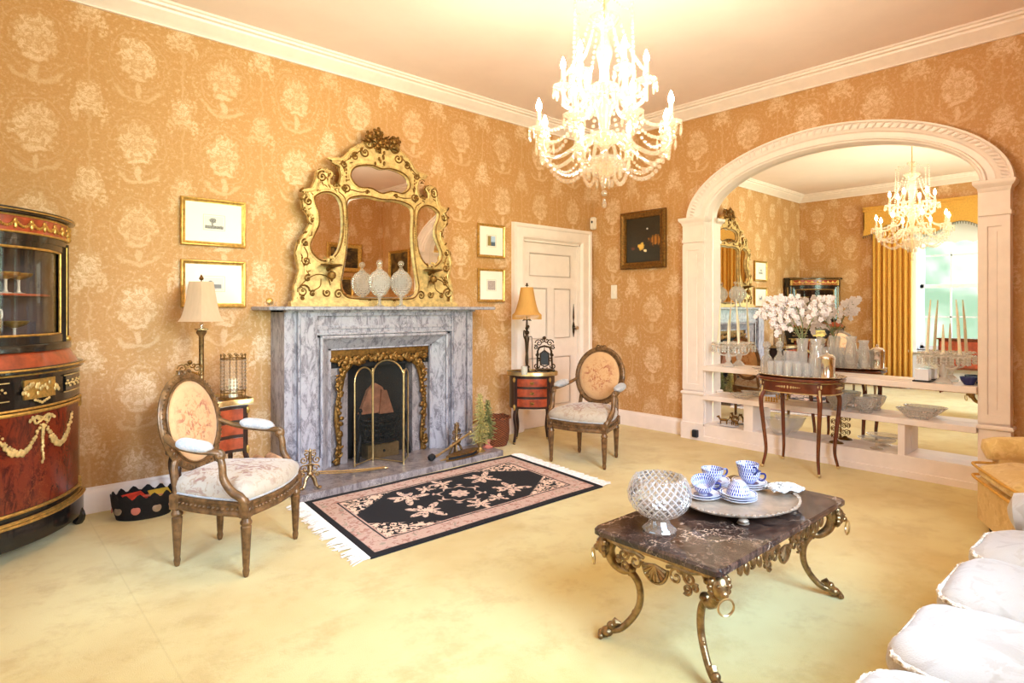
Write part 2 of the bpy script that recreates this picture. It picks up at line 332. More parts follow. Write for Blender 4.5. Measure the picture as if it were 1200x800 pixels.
# ------------------------------------------------------------------ mesh builder
class MB:
    def __init__(s): s.v, s.f, s.uv = [], [], {}
    def add(s, vs, fs, uvs=None):
        o = len(s.v); s.v += [tuple(p) for p in vs]
        for i, f in enumerate(fs):
            s.f.append(tuple(o+k for k in f))
            if uvs: s.uv[len(s.f)-1] = uvs[i]
        return s
    def box(s, x0, x1, y0, y1, z0, z1, M=None):
        p = [Vector(q) for q in ((x0, y0, z0), (x1, y0, z0), (x1, y1, z0), (x0, y1, z0), (x0, y0, z1), (x1, y0, z1), (x1, y1, z1), (x0, y1, z1))]
        if M: p = [M @ q for q in p]
        return s.add(p, [(0, 3, 2, 1), (4, 5, 6, 7), (0, 1, 5, 4), (1, 2, 6, 5), (2, 3, 7, 6), (3, 0, 4, 7)])
    def bbox(s, x0, x1, y0, y1, z0, z1, b=.004, M=None):   # chamfered box: three crossed shells merged as loops
        xs = [(x0, x0+b, x1-b, x1)]; vs = []; fs = []
        prof = [(z0, b), (z0+b, 0), (z1-b, 0), (z1, b)]
        for z, i in prof:
            vs += [(x0+i+b*0, y0+i, z), (x1-i, y0+i, z), (x1-i, y1-i, z), (x0+i, y1-i, z)]
        for k in range(3):
            for j in range(4):
                a, c = k*4+j, k*4+(j+1) % 4; fs.append((a, c, c+4, a+4))
        fs.append((3, 2, 1, 0)); fs.append((12, 13, 14, 15))
        if M: vs = [M @ Vector(q) for q in vs]
        return s.add(vs, fs)
    def lathe(s, prof, c=(0, 0, 0), n=24, M=None, mod=None, caps=True, sx=1, sy=1, uv=False):
        vs = []; fs = []; us = []
        for k, (r, z) in enumerate(prof):
            for i in range(n):
                a = 2*pi*i/n; rr = r*(mod(a, z, k) if mod else 1); vs.append(Vector((c[0]+rr*cos(a)*sx, c[1]+rr*sin(a)*sy, c[2]+z)))
        m = len(prof)
        for k in range(m-1):
            for i in range(n):
                j = (i+1) % n; fs.append((k*n+i, k*n+j, (k+1)*n+j, (k+1)*n+i))
                us.append(((i/n, k/(m-1)), ((i+1)/n, k/(m-1)), ((i+1)/n, (k+1)/(m-1)), (i/n, (k+1)/(m-1))))
        if caps:
            if prof[0][0] > 1e-5: fs.append(tuple(reversed(range(n)))); us.append(tuple((.5, 0) for _ in range(n)))
            if prof[-1][0] > 1e-5: fs.append(tuple(range((m-1)*n, m*n))); us.append(tuple((.5, 0) for _ in range(n)))
        if M: vs = [M @ q for q in vs]
        return s.add(vs, fs, us if uv else None)
    def tube(s, pts, rad=.01, n=8, closed=False, flat=1.0, up=None, caps=True, mod=None):
        pts = [Vector(p) for p in pts]; m = len(pts); vs = []; fs = []
        rads = rad if isinstance(rad, (list, tuple)) else [rad]*m
        T = []
        for i in range(m):
            if closed: d = pts[(i+1) % m]-pts[(i-1) % m]
            else: d = pts[min(i+1, m-1)]-pts[max(i-1, 0)]
            T.append(d.normalized() if d.length > 1e-9 else Vector((0, 0, 1)))
        u = Vector(up) if up else (Vector((0, 0, 1)) if abs(T[0].z) < .9 else Vector((1, 0, 0)))
        for i in range(m):
            if up: u = Vector(up)
            u = u - T[i]*u.dot(T[i])
            if u.length < 1e-6: u = T[i].orthogonal()
            u.normalize(); w = T[i].cross(u)
            for k in range(n):
                a = 2*pi*k/n; r = rads[i]*(mod(i, a) if mod else 1)
                vs.append(pts[i] + w*(r*cos(a)) + u*(r*flat*sin(a)))
        for i in range(m if closed else m-1):
            j = (i+1) % m
            for k in range(n):
                l = (k+1) % n; fs.append((i*n+k, i*n+l, j*n+l, j*n+k))
        if not closed and caps:
            fs.append(tuple(reversed(range(n)))); fs.append(tuple(range((m-1)*n, m*n)))
        return s.add(vs, fs)
    def ball(s, c, r, n=8, m=6, M=None):
        rx, ry, rz = r if isinstance(r, (tuple, list)) else (r, r, r); c = Vector(c)
        vs = [Vector((0, 0, -rz))]; fs = []
        for j in range(1, m):
            ph = -pi/2+pi*j/m
            for i in range(n):
                a = 2*pi*i/n; vs.append(Vector((rx*cos(ph)*cos(a), ry*cos(ph)*sin(a), rz*sin(ph))))
        vs.append(Vector((0, 0, rz)))
        for i in range(n):
            fs.append((0, 1+(i+1) % n, 1+i))
            for j in range(m-2): a = 1+j*n; fs.append((a+i, a+(i+1) % n, a+n+(i+1) % n, a+n+i))
            a = 1+(m-2)*n; fs.append((a+i, a+(i+1) % n, len(vs)-1))
        if M: vs = [M @ q for q in vs]
        return s.add([c+q for q in vs], fs)
    def prism(s, poly, z0, z1, M=None, inset=0, zi=0):
        """poly: xy outline counter-clockwise; optional bevel at the top"""
        n = len(poly); vs = [Vector((p[0], p[1], z0)) for p in poly]
        rings = [(z1-zi, 0), (z1, inset)] if inset else [(z1, 0)]
        cx = sum(p[0] for p in poly)/n; cy = sum(p[1] for p in poly)/n
        for z, ins in rings:
            for p in poly:
                d = Vector((p[0]-cx, p[1]-cy)); L = d.length or 1; d = d*((L-ins)/L); vs.append(Vector((cx+d.x, cy+d.y, z)))
        fs = [tuple(reversed(range(n)))]
        for k in range(len(rings)):
            for i in range(n): j = (i+1) % n; fs.append((k*n+i, k*n+j, (k+1)*n+j, (k+1)*n+i))
        k = len(rings); fs.append(tuple(range(k*n, k*n+n)))
        if M: vs = [M @ q for q in vs]
        return s.add(vs, fs)
    def sweep(s, path, prof, closed=False, M=None):
        """path: list of (x,y) ; prof: list of (out, z) ; mitred, out = to the right of travel"""
        n = len(path); m = len(prof); vs = []; fs = []
        for i in range(n):
            p = Vector(path[i]);
            a = Vector(path[(i-1) % n]) if (closed or i > 0) else None; b = Vector(path[(i+1) % n]) if (closed or i < n-1) else None
            d1 = (p-a).normalized() if a is not None else (b-p).normalized(); d2 = (b-p).normalized() if b is not None else d1
            n1 = Vector((d1.y, -d1.x)); n2 = Vector((d2.y, -d2.x)); nn = (n1+n2); nn = nn/(1+n1.dot(n2)) if 1+n1.dot(n2) > .05 else n1
            for o, z in prof: vs.append(Vector((p.x+nn.x*o, p.y+nn.y*o, z)))
        for i in range(n if closed else n-1):
            j = (i+1) % n
            for k in range(m): l = (k+1) % m; fs.append((i*m+k, j*m+k, j*m+l, i*m+l))
        if not closed: fs.append(tuple(range(m))); fs.append(tuple(reversed(range((n-1)*m, n*m))))
        if M: vs = [M @ q for q in vs]
        return s.add(vs, fs)
    def build(s, name, mat, parent=None, smooth=True, angle=40):
        me = bpy.data.meshes.new(name); me.from_pydata(s.v, [], s.f); me.update()
        if s.uv:
            l = me.uv_layers.new(name='UVMap')
            for pi_, uvs in s.uv.items():
                for k, li in enumerate(me.polygons[pi_].loop_indices): l.data[li].uv = uvs[k]
        me.materials.append(MAT[mat] if isinstance(mat, str) else mat)
        import bmesh
        bm = bmesh.new(); bm.from_mesh(me); bmesh.ops.recalc_face_normals(bm, faces=bm.faces)
        if smooth:
            for f in bm.faces: f.smooth = True
            for e in bm.edges:
                if len(e.link_faces) == 2 and e.calc_face_angle(0) > R(angle): e.smooth = False
        bm.to_mesh(me); bm.free()
        o = bpy.data.objects.new(name, me); COL.objects.link(o)
        if parent: o.parent = parent
        return o
def tag(o, label, cat, group=None, kind=None):
    o['label'] = label; o['category'] = cat
    if group: o['group'] = group
    if kind: o['kind'] = kind
    return o
def thing(name, label, cat, loc=(0, 0, 0), rotz=0, group=None):
    o = bpy.data.objects.new(name, None); COL.objects.link(o); o.location = loc; o.rotation_euler = (0, 0, rotz)
    o.empty_display_size = .1
    return tag(o, label, cat, group)
def struct(o): o['kind'] = 'structure'; return o
CH = {}
def dup(o, parent=None, loc=None, rotz=None, label=None, group=None):
    kids = [c for c in bpy.data.objects if c.parent == o]
    c = o.copy(); COL.objects.link(c)
    if parent is not None: c.parent = parent
    if loc is not None: c.location = loc
    if rotz is not None: c.rotation_euler = (0, 0, rotz)
    if label: c['label'] = label
    if group: c['group'] = group
    for k in kids: dup(k, c)
    return c
def spiral(cx, cy, r0, r1, a0, turns, n=22):
    return [(cx+(r0+(r1-r0)*i/n)*cos(a0+turns*2*pi*i/n), cy+(r0+(r1-r0)*i/n)*sin(a0+turns*2*pi*i/n)) for i in range(n+1)]
def catmull(P, n=8, closed=False):
    P = [Vector(p) for p in P]; out = []; m = len(P)
    for i in range(m if closed else m-1):
        p0 = P[(i-1) % m] if (closed or i > 0) else P[0]*2-P[1]; p1 = P[i]; p2 = P[(i+1) % m]; p3 = P[(i+2) % m] if (closed or i < m-2) else p2*2-p1
        for k in range(n):
            t_ = k/n; out.append(.5*((2*p1)+(-p0+p2)*t_+(2*p0-5*p1+4*p2-p3)*t_*t_+(-p0+3*p1-3*p2+p3)*t_**3))
    if not closed: out.append(P[-1])
    return out
def arc_poly(hw, y0, sag, n=20):   # bowed front
    return [(-hw+2*hw*i/n, y0-sag*(1-((-hw+2*hw*i/n)/hw)**2)) for i in range(n+1)]
def curve_mesh(name, splines, depth, mat, parent=None, bevel=.0, M=None):
    """filled 2D outline with holes, extruded: outline in XY, thickness in Z, then transformed by M"""
    cu = bpy.data.curves.new(name, 'CURVE'); cu.dimensions = '2D'; cu.fill_mode = 'BOTH'; cu.extrude = depth/2; cu.bevel_depth = bevel; cu.bevel_resolution = 2
    for pts in splines:
        sp = cu.splines.new('POLY'); sp.points.add(len(pts)-1); sp.use_cyclic_u = True
        for i, p in enumerate(pts): sp.points[i].co = (p[0], p[1], 0, 1)
    tmp = bpy.data.objects.new(name, cu); COL.objects.link(tmp)
    dg = bpy.context.evaluated_depsgraph_get(); me = bpy.data.meshes.new_from_object(tmp.evaluated_get(dg))
    bpy.data.objects.remove(tmp)
    if M: me.transform(M)
    me.materials.clear(); me.materials.append(MAT[mat])
    o = bpy.data.objects.new(name, me); COL.objects.link(o)
    if parent: o.parent = parent
    return o
# ================================================================== THE ROOM
XR, YB, CEIL = -5.85, -5.15, 3.42       # rear wall x, sofa wall y, ceiling height
o = MB().box(XR-.3, .3, YB-.3, .3, -.1, 0).build('floor', 'carpet', smooth=False); struct(o)
o = MB().box(XR-.3, .3, YB-.3, .3, CEIL, CEIL+.1).build('ceiling', 'ceiling_paint', smooth=False); struct(o)
DX0, DX1, DZ = -1.13, -.20, 2.08        # door opening
b = MB(); b.box(XR-.3, DX0, 0, .2, 0, CEIL); b.box(DX1, .3, 0, .2, 0, CEIL); b.box(DX0, DX1, 0, .2, DZ, CEIL)
# (fireplace opening is carved by leaving the firebox in front of the wall plane)
struct(b.build('wall_left', 'wallpaper_x', smooth=False))
# near wall with window opening behind the sofa
N0, N1, NZ0, NZ1 = -4.55, -2.95, .85, 2.85
b = MB(); b.box(XR-.3, N0, YB-.25, YB, 0, CEIL); b.box(N1, .3, YB-.25, YB, 0, CEIL); b.box(N0, N1, YB-.25, YB, 0, NZ0); b.box(N0, N1, YB-.25, YB, NZ1, CEIL)
struct(b.build('wall_near', 'wallpaper_x', smooth=False))
# rear wall with window opening
W0, W1, WZ0, WZ1 = -3.12, -1.88, .66, 2.72
b = MB(); b.box(XR-.25, XR, YB, W0, 0, CEIL); b.box(XR-.25, XR, W1, 0, 0, CEIL); b.box(XR-.25, XR, W0, W1, 0, WZ0); b.box(XR-.25, XR, W0, W1, WZ1, CEIL)
struct(b.build('wall_rear', 'wallpaper_y', smooth=False))
# right wall with arched recess
AC, AI, AO, SPR = -2.665, 1.10, 1.31, 2.25
def zi(d): return SPR+.49*max(0, 1-(abs(d)/AI)**2)**.5
def inner(n=48): return [(AC+AI*cos(pi*i/n), SPR+.49*sin(pi*i/n)) for i in range(n+1)]   # from +y side to -y side
def outerp(n=48):
    P = []
    for i in range(n+1):
        c, s_ = cos(pi*i/n), sin(pi*i/n); e = 2/1.92
        P.append((AC+AO*math.copysign(abs(c)**e, c), SPR+.66*abs(s_)**e))
    return P
b = MB()
b.box(0, .3, YB, AC-AI-.012, 0, CEIL); b.box(0, .3, AC+AI+.012, 0, 0, CEIL)
P = [(AC+(AI+.012)*cos(pi*i/48), SPR+.502*sin(pi*i/48)) for i in range(49)]
for i in range(len(P)-1):
    (ya, za), (yb, zb) = P[i], P[i+1]
    b.add([(0, ya, za), (0, yb, zb), (0, yb, CEIL), (0, ya, CEIL), (.3, ya, za), (.3, yb, zb), (.3, yb, CEIL), (.3, ya, CEIL)],
          [(0, 1, 2, 3), (4, 7, 6, 5), (0, 4, 5, 1), (1, 5, 6, 2), (2, 6, 7, 3), (3, 7, 4, 0)])
struct(b.build('wall_right', 'wallpaper_y', smooth=False))
# cornice, one trim per wall
cprof = [(0, 3.29), (0, CEIL), (.15, CEIL), (.15, 3.405), (.135, 3.40), (.13, 3.385), (.105, 3.38), (.10, 3.365), (.075, 3.345), (.045, 3.32), (.03, 3.31), (.02, 3.30), (.02, 3.29)]
for nm, path in (('trim_1', [(XR, 0), (0, 0)]), ('trim_2', [(0, 0), (0, YB)]), ('trim_3', [(0, YB), (XR, YB)]), ('trim_4', [(XR, YB), (XR, 0)])):
    (x0, y0), (x1, y1) = path; d = Vector((x1-x0, y1-y0)).normalized(); nn = Vector((d.y, -d.x))
    vs = []
    for (px, py), sg in (((x0, y0), 1), ((x1, y1), -1)):
        for q, z in cprof: vs.append((px+nn.x*q+d.x*q*sg, py+nn.y*q+d.y*q*sg, z))
    m = len(cprof); fs = [(k, (k+1) % m, m+(k+1) % m, m+k) for k in range(m)]+[tuple(range(m)), tuple(range(m, 2*m))]
    struct(MB().add(vs, fs).build(nm, 'paint_white', angle=25))
bprof = [(0, 0), (.028, 0), (.028, .125), (.022, .14), (.012, .15), (.008, .165), (0, .165)]
def skirting(nm, segs):
    b = MB()
    for p in segs: b.sweep(p, bprof)
    struct(b.build(nm, 'paint_white', angle=30))
skirting('baseboard_left', [[(XR, 0), (-3.86, 0)], [(-2.02, 0), (-1.31, 0)]])
skirting('baseboard_right', [[(0, -.03), (0, -1.31)], [(0, -4.02), (0, YB)]])
skirting('baseboard_near', [[(0, YB), (XR, YB)]])
skirting('baseboard_rear', [[(XR, YB), (XR, W0-.1)], [(XR, W1+.1), (XR, 0)]])
# ---- door
b = MB()
dp = [(0, 0), (.02, .03), (.06, .035), (.075, .03), (.12, .028), (.135, .04), (.165, .042), (.17, .0)]   # (out from opening, thickness)
def casing(mb, x0, x1, ztop, prof, yf):
    path = [(x0, 0), (x0, ztop), (x1, ztop), (x1, 0)]
    M = Matrix(((1, 0, 0, 0), (0, 0, -1, yf), (0, 1, 0, 0), (0, 0, 0, 1)))
    mb.sweep(path, [(-o_, t_) for o_, t_ in prof], M=M)
casing(b, DX0, DX1, DZ, dp, 0)
b.box(DX0, DX0+.02, 0, .12, 0, DZ); b.box(DX1-.02, DX1, 0, .12, 0, DZ); b.box(DX0, DX1, 0, .12, DZ-.02, DZ)
door_frame = struct(b.build('door_1', 'paint_white', smooth=True, angle=30))
dl = MB(); yF = .035
xa, xb = DX0+.022, DX1-.022; zt = DZ-.022
dl.box(xa, xb, yF+.012, yF+.045, .008, zt)
st = .105
rails = [(.008, .22), (.78, .98), (1.56, 1.68), (zt-.11, zt)]
dl.box(xa, xa+st, yF, yF+.02, .008, zt); dl.box(xb-st, xb, yF, yF+.02, .008, zt)
for z0, z1 in rails: dl.box(xa+st, xb-st, yF, yF+.02, z0, z1)
xm = (xa+xb)/2
for z0, z1 in ((.22, .78), (.98, 1.56)): dl.box(xm-.055, xm+.055, yF, yF+.02, z0, z1)
def panel(x0, x1, z0, z1):
    M = Matrix(((1, 0, 0, 0), (0, 0, 1, yF), (0, 1, 0, 0), (0, 0, 0, 1)))
    dl.sweep([(x0, z0), (x1, z0), (x1, z1), (x0, z1)], [(0, .012), (0, .0), (-.012, .004), (-.016, .012)], closed=True, M=M)
    dl.sweep([(x0, z0), (x1, z0), (x1, z1), (x0, z1)], [(0, .012), (0, .0), (-.012, .004), (-.016, .012)][::-1], closed=True, M=M)
for z0, z1 in ((.22, .78), (.98, 1.56)):
    panel(xa+st, xm-.055, z0, z1); panel(xm+.055, xb-st, z0, z1)
panel(xa+st, xb-st, 1.68, zt-.11)
dl.build('door_leaf', 'paint_white', door_frame, angle=30)
h = MB()
hx = DX1-.085
h.tube([(hx, yF-.006, 1.17), (hx, yF-.006, 1.22), (hx, yF-.006, 1.32), (hx, yF-.006, 1.38)], [.006, .016, .01, .003], 8, flat=.4, up=(0, 1, 0))
h.tube([(hx, yF-.006, 1.17), (hx, yF-.006, 1.12), (hx, yF-.006, 1.05), (hx, yF-.006, .99)], [.01, .024, .018, .004], 8, flat=.4, up=(0, 1, 0))
h.build('escutcheon', 'bronze_dark', door_frame)
k = MB().lathe([(.008, 0), (.008, .03), (.02, .038), (.027, .055), (.02, .07), (0, .075)], M=Matrix.Translation((hx, yF, 1.1)) @ Matrix.Rotation(R(90), 4, 'X'))
k.build('door_knob', 'silver', door_frame)
# ---- rear window with sashes
def window(nm, axis, a0, a1, z0, z1, wall, inn, cols, rows):
    """axis 'y': wall plane x=wall, room on the + side (inn=1)"""
    def T(mb, a, b_, n0, n1, c, d): # a..b along wall, n depth (0 = wall plane, positive into the room)
        if axis == 'y': mb.box(wall+inn*min(n0, n1) if inn > 0 else wall-max(n0, n1), wall+inn*max(n0, n1), a, b_, c, d)
        else: mb.box(a, b_, wall+min(n0, n1), wall+max(n0, n1), c, d)
    root = MB(); w = .09
    for a, b_, c, d in ((a0-w, a0, z0-.04, z1+w), (a1, a1+w, z0-.04, z1+w), (a0, a1, z1, z1+w)): T(root, a, b_, 0, .035, c, d)
    T(root, a0-w-.02, a1+w+.02, 0, .09, z0-.05, z0-.015)
    for a, b_, c, d in ((a0, a0+.02, z0, z1), (a1-.02, a1, z0, z1), (a0, a1, z1-.02, z1), (a0, a1, z0-.015, z0+.01)): T(root, a, b_, -.249, 0, c, d)
    T(root, a0-w, a1+w, 0, .02, .17, z0-.05)
    for i in range(cols):
        s0 = a0-w+.06+(a1-a0+2*w-.12)*i/cols; s1 = s0+(a1-a0+2*w-.12)/cols-.05
        T(root, s0, s1, .02, .03, .26, z0-.13)
    ro = struct(root.build(nm, 'window_paint', smooth=False))
    zm = (z0+z1)/2; gl = MB()
    for k_, (s0, s1, dd) in enumerate(((z0+.01, zm+.02, -.10), (zm-.02, z1-.02, -.14))):
        f = MB(); A0, A1 = a0+.02, a1-.02
        T(f, A0, A0+.05, dd-.035, dd, s0, s1); T(f, A1-.05, A1, dd-.035, dd, s0, s1); T(f, A0, A1, dd-.035, dd, s0, s0+.05); T(f, A0, A1, dd-.035, dd, s1-.05, s1)
        for i in range(1, cols): c = A0+.05+(A1-A0-.1)*i/cols; T(f, c-.011, c+.011, dd-.03, dd-.005, s0, s1)
        for i in range(1, rows): c = s0+.05+(s1-s0-.1)*i/rows; T(f, A0, A1, dd-.03, dd-.005, c-.011, c+.011)
        sash = f.build('sash', 'window_paint', ro, smooth=False)
        g = MB(); T(g, A0+.04, A1-.04, dd-.019, dd-.016, s0+.04, s1-.04); g.build('window_glass', 'pane_glass', sash, smooth=False)
    return ro
win1 = window('window_1', 'y', W0, W1, WZ0, WZ1, XR, 1, 3, 2)
win2 = window('window_2', 'x', N0, N1, NZ0, NZ1, YB, 1, 4, 2)
# scalloped roller blind in rear window
P = [(W0+.03, 2.70), (W1-.03, 2.70)]; N = 60
P += [(W1-.03-(W1-W0-.06)*i/N, 2.36+.035*abs(sin(pi*5*i/N))) for i in range(N+1)]
bl = curve_mesh('roller_blind', [P], .006, 'blind_white', M=Matrix(((0, 0, 1, XR-.05), (1, 0, 0, 0), (0, 1, 0, 0), (0, 0, 0, 1))))
tag(bl, 'white scalloped roller blind drawn part way down the tall sash window', 'window blind')
# pelmet and curtains
pel = thing('pelmet', 'gold fabric pelmet with dark beaded fringe above the sash window', 'pelmet', (XR, -2.5, 0))
hw = 1.36
top = [(-hw, 3.02), (hw, 3.02)]; bot = [(hw-2*hw*i/80, 2.62+.09*cos(2*pi*3*i/80)*-1+.03*cos(2*pi*i/80)) for i in range(81)]
MX = Matrix(((0, 0, 1, .17), (1, 0, 0, 0), (0, 1, 0, 0), (0, 0, 0, 1)))
curve_mesh('pelmet_front', [top+bot], .02, 'curtain_gold', pel, M=MX)
b = MB(); b.box(.0, .18, -hw, -hw+.015, 2.66, 3.02); b.box(.0, .18, hw-.015, hw, 2.66, 3.02); b.box(0, .19, -hw-.01, hw+.01, 3.02, 3.05); b.box(.165, .195, -hw-.01, hw+.01, 2.97, 3.0); b.build('pelmet_box', 'curtain_gold', pel)
b = MB()
for i in range(81):
    y_, z_ = bot[i]; b.ball((.185, y_, z_-.012), (.007, .007, .014), 6, 4); b.ball((.185, y_, z_-.034), .008, 6, 4)
    if i < 80: y2, z2 = bot[i+1]; b.ball((.185, (y_+y2)/2, (z_+z2)/2), .008, 5, 4)
b.build('fringe', 'curtain_fringe', pel)
def curtain(y0, y1, label):
    pts = []; n = 120
    for i in range(n+1):
        t_ = i/n; pts.append((XR+.10+.035*sin(t_*2*pi*7.5)+.012*sin(t_*2*pi*19), y0+(y1-y0)*t_))
    vs = []; fs = []; zs = [.02, .5, 1.2, 2.0, 2.7, 3.0]
    for z in zs:
        k = .8+.2*(1-z/3)
        for (x_, y_) in pts: vs.append((XR+.10+(x_-XR-.10)*k, y_, z))
    m = n+1
    for j in range(len(zs)-1):
        for i in range(n): fs.append((j*m+i, j*m+i+1, (j+1)*m+i+1, (j+1)*m+i))
    o = MB().add(vs, fs).build('curtain', 'curtain_gold'); md = o.modifiers.new('thickness', 'SOLIDIFY'); md.thickness = .006
    return tag(o, label, 'curtain', 'gold curtains at the sash window')
curtain(-1.84, -1.26, 'gold pleated curtain hanging left of the window seen in the arch mirror')
curtain(-3.74, -3.16, 'gold pleated curtain on the far side of the sash window, away from the china cabinet')

# ================================================================== ARCH SURROUND, MIRROR, SHELVES
P_in, P_out = inner(), outerp()
arch = thing('arch_surround', 'cream moulded arch surround with pilasters framing the large mirror', 'arch surround', (0, AC, 0))
prof = [(0, 0.06), (0, -.012), (.04, -.03), (.10, -.034), (.14, -.05), (.20, -.052), (.24, -.03), (.46, -.036), (.52, -.055), (.60, -.06), (.66, -.07), (.86, -.075), (.92, -.10), (1.0, -.10), (1.0, 0)]
vs = []; fs = []; m = len(prof)
for (a, b_) in zip(P_in, P_out):
    for s_, x_ in prof: vs.append((x_, a[0]+(b_[0]-a[0])*s_-AC, a[1]+(b_[1]-a[1])*s_))
for i in range(len(P_in)-1):
    for k in range(m-1): fs.append((i*m+k, i*m+k+1, (i+1)*m+k+1, (i+1)*m+k))
MB().add(vs, fs).build('archivolt', 'paint_white', arch, angle=28)
b = MB(); nL = 62
for i in range(nL+1):
    t_ = (i+.5)/(nL+1)*48; k = min(int(t_), 47); f_ = t_-k
    a = Vector(P_in[k]).lerp(Vector(P_in[k+1]), f_); c = Vector(P_out[k]).lerp(Vector(P_out[k+1]), f_); d = (c-a).normalized(); q = a.lerp(c, .77)
    ang = atan2(d.y, d.x)+.35
    b.ball((-.078, q.x-AC, q.y), (.014, .032, .011), 8, 5, M=Matrix.Rotation(ang, 4, 'X'))
b.build('leaf_moulding', 'paint_white', arch)
def pilaster(yo, yi):   # yo outer, yi inner (towards the mirror)
    s_ = 1 if yo > yi else -1; y0, y1 = sorted((yo, yi)); b = MB(); y0 -= AC; y1 -= AC
    b.box(-.13, 0, y0-.02, y1+.01, 0, .17)              # plinth
    b.box(-.115, 0, y0-.005, y1, .17, .47); b.sweep([(0, y0-.008), (-.118, y0-.008), (-.118, y1), (0, y1)][::-1], [(0, .45), (.012, .46), (.012, .475), (.004, .485), (0, .485)])
    b.box(-.10, 0, y0, y1, .47, 2.02)
    # raised border leaving a recessed panel
    for (a, c, e, f_) in ((y0, y0+.05, .5, 1.98), (y1-.05, y1, .5, 1.98), (y0+.05, y1-.05, .5, .56), (y0+.05, y1-.05, 1.92, 1.98)): b.box(-.112, -.1, a, c, e, f_)
    b.box(-.105, -.1, y0+.075, y1-.075, .6, 1.88)
    b.box(-.118, 0, y0-.008, y1+.002, 2.0, 2.03)
    b.box(-.11, 0, y0, y1, 2.03, 2.2)
    cp = [(0, 2.17), (.006, 2.18), (.01, 2.2), (.03, 2.222), (.034, 2.232), (.034, 2.252), (0, 2.252)]
    b.sweep([(0, y0), (-.11, y0), (-.11, y1), (0, y1)][::-1], cp)
    return b.build('pilaster', 'paint_white', arch, angle=28)
pilaster(-1.32, AC+AI+.010); pilaster(-3.955, AC-AI-.010)
for y0, y1 in ((AC+AI, AC+AI+.011), (AC-AI-.011, AC-AI)):
    MB().box(-.085, .058, y0-AC, y1-AC, .0, SPR+.0).build('reveal', 'paint_white', arch, smooth=False)
MXR = .06
pts = [(AC-AI, .17)]+[(AC+AI, .17)]+inner(64)
o = curve_mesh('arched_mirror', [pts], .012, 'mirror_silver', M=Matrix(((0, 0, 1, MXR+.006), (1, 0, 0, 0), (0, 1, 0, 0), (0, 0, 0, 1))))
tag(o, 'large arched mirror filling the recess behind the shelves', 'mirror')
# shelving
sh = thing('shelf_unit', 'low cream shelf unit with three levels built in front of the arched mirror', 'shelf', (0, AC, 0))
yA, yB_ = -AI, AI
b = MB(); b.box(-.125, MXR, yA, yB_, 0, .15); b.box(-.13, MXR-.001, yA, yB_, .15, .172); b.sweep([(-.125, yB_), (-.125, yA)], [(0, 0), (.008, 0), (.008, .05), (0, .055)]); b.build('plinth', 'paint_white', sh, smooth=False)
for z0, z1 in ((.415, .462), (.705, .755)):
    MB().bbox(-.135, MXR-.001, yA, yB_, z0, z1, .004).build('shelf_board', 'paint_white', sh, smooth=False)
for y0, y1 in ((-2.075, -1.985), (-3.31, -3.262)):
    MB().box(-.12, MXR-.002, y0-AC, y1-AC, .172, .415).build('divider', 'paint_white', sh, smooth=False)
o = MB().bbox(-.165, -.13, -1.515, -1.46, .03, .105, .006).build('wall_socket', 'black_plastic'); tag(o, 'small black socket box on the skirting below the left pilaster of the arch', 'socket')
o = MB().bbox(-.012, 0, -.39, -.31, 1.44, 1.60, .004).build('light_switch', 'plastic_white'); o2 = MB().bbox(-.02, -.012, -.36, -.34, 1.50, 1.54, .003).build('rocker', 'plastic_white', o); tag(o, 'cream light switch plate on the right wall beside the door', 'light switch')
o = MB().bbox(-.05, 0, -.08, -.025, 2.27, 2.42, .012).build('motion_sensor', 'plastic_white'); MB().ball((-.05, -.052, 2.36), (.008, .014, .016)).build('lens', 'black_plastic', o); tag(o, 'white motion sensor high in the corner beside the door frame', 'sensor')

# ================================================================== FIREPLACE
fp = thing('fireplace_surround', 'veined grey marble fireplace surround with a thin mantel shelf', 'fireplace', (-2.935, 0, 0))
HX = .895   # half width of jambs
b = MB()
# shelf
b.sweep([(-HX-.13, -.01), (-HX-.13, -.38), (HX+.13, -.38), (HX+.13, -.01)], [(0, 1.315), (.0, 1.342), (-.3, 1.342), (-.3, 1.315)][::1])
sh_ = MB().bbox(-HX-.15, HX+.20, -.37, -.005, 1.315, 1.343, .006).build('mantel_shelf', 'dark_marble' if False else 'grey_marble', fp, angle=30)
OX, OZ = .43, .94         # opening half width / height of the dark centre
SX, SZ = .60, 1.10        # outer edge of splayed slip
for s_ in (-1, 1):
    b = MB(); x0, x1 = sorted((s_*HX, s_*(HX-.29)))
    b.box(x0, x1, -.25, -.0, 0.05, 1.315)
    # stepped pilaster strips on the jamb front
    a0, a1 = sorted((s_*(HX-.0), s_*(HX-.06))); b.box(a0, a1, -.27, -.25, .05, 1.30)
    a0, a1 = sorted((s_*(HX-.10), s_*(HX-.25))); b.box(a0, a1, -.285, -.25, .05, 1.30)
    a0, a1 = sorted((s_*(HX-.115), s_*(HX-.235))); b.box(a0, a1, -.295, -.285, .20, 1.26)
    a0, a1 = sorted((s_*(HX+.005), s_*(HX-.275))); b.box(a0, a1, -.305, -.24, .05, .17)
    b.build('jamb', 'grey_marble', fp, smooth=False)
# frieze with mouldings
b = MB(); fx = HX-.25
b.box(-fx, fx, -.25, 0, SZ, 1.315)
M = Matrix(((1, 0, 0, 0), (0, 0, 1, 0), (0, 1, 0, 0), (0, 0, 0, 1)))
for z0, z1, d in ((1.295, 1.315, .30), (1.27, 1.295, .285), (1.19, 1.27, .26), (1.165, 1.19, .275), (1.135, 1.165, .262), (1.12, 1.135, .28)): b.box(-fx, fx, -d, -.25, z0, z1)
b.box(-HX, HX, -.31, -.0, 1.300, 1.315)
b.build('frieze', 'grey_marble', fp, smooth=False)
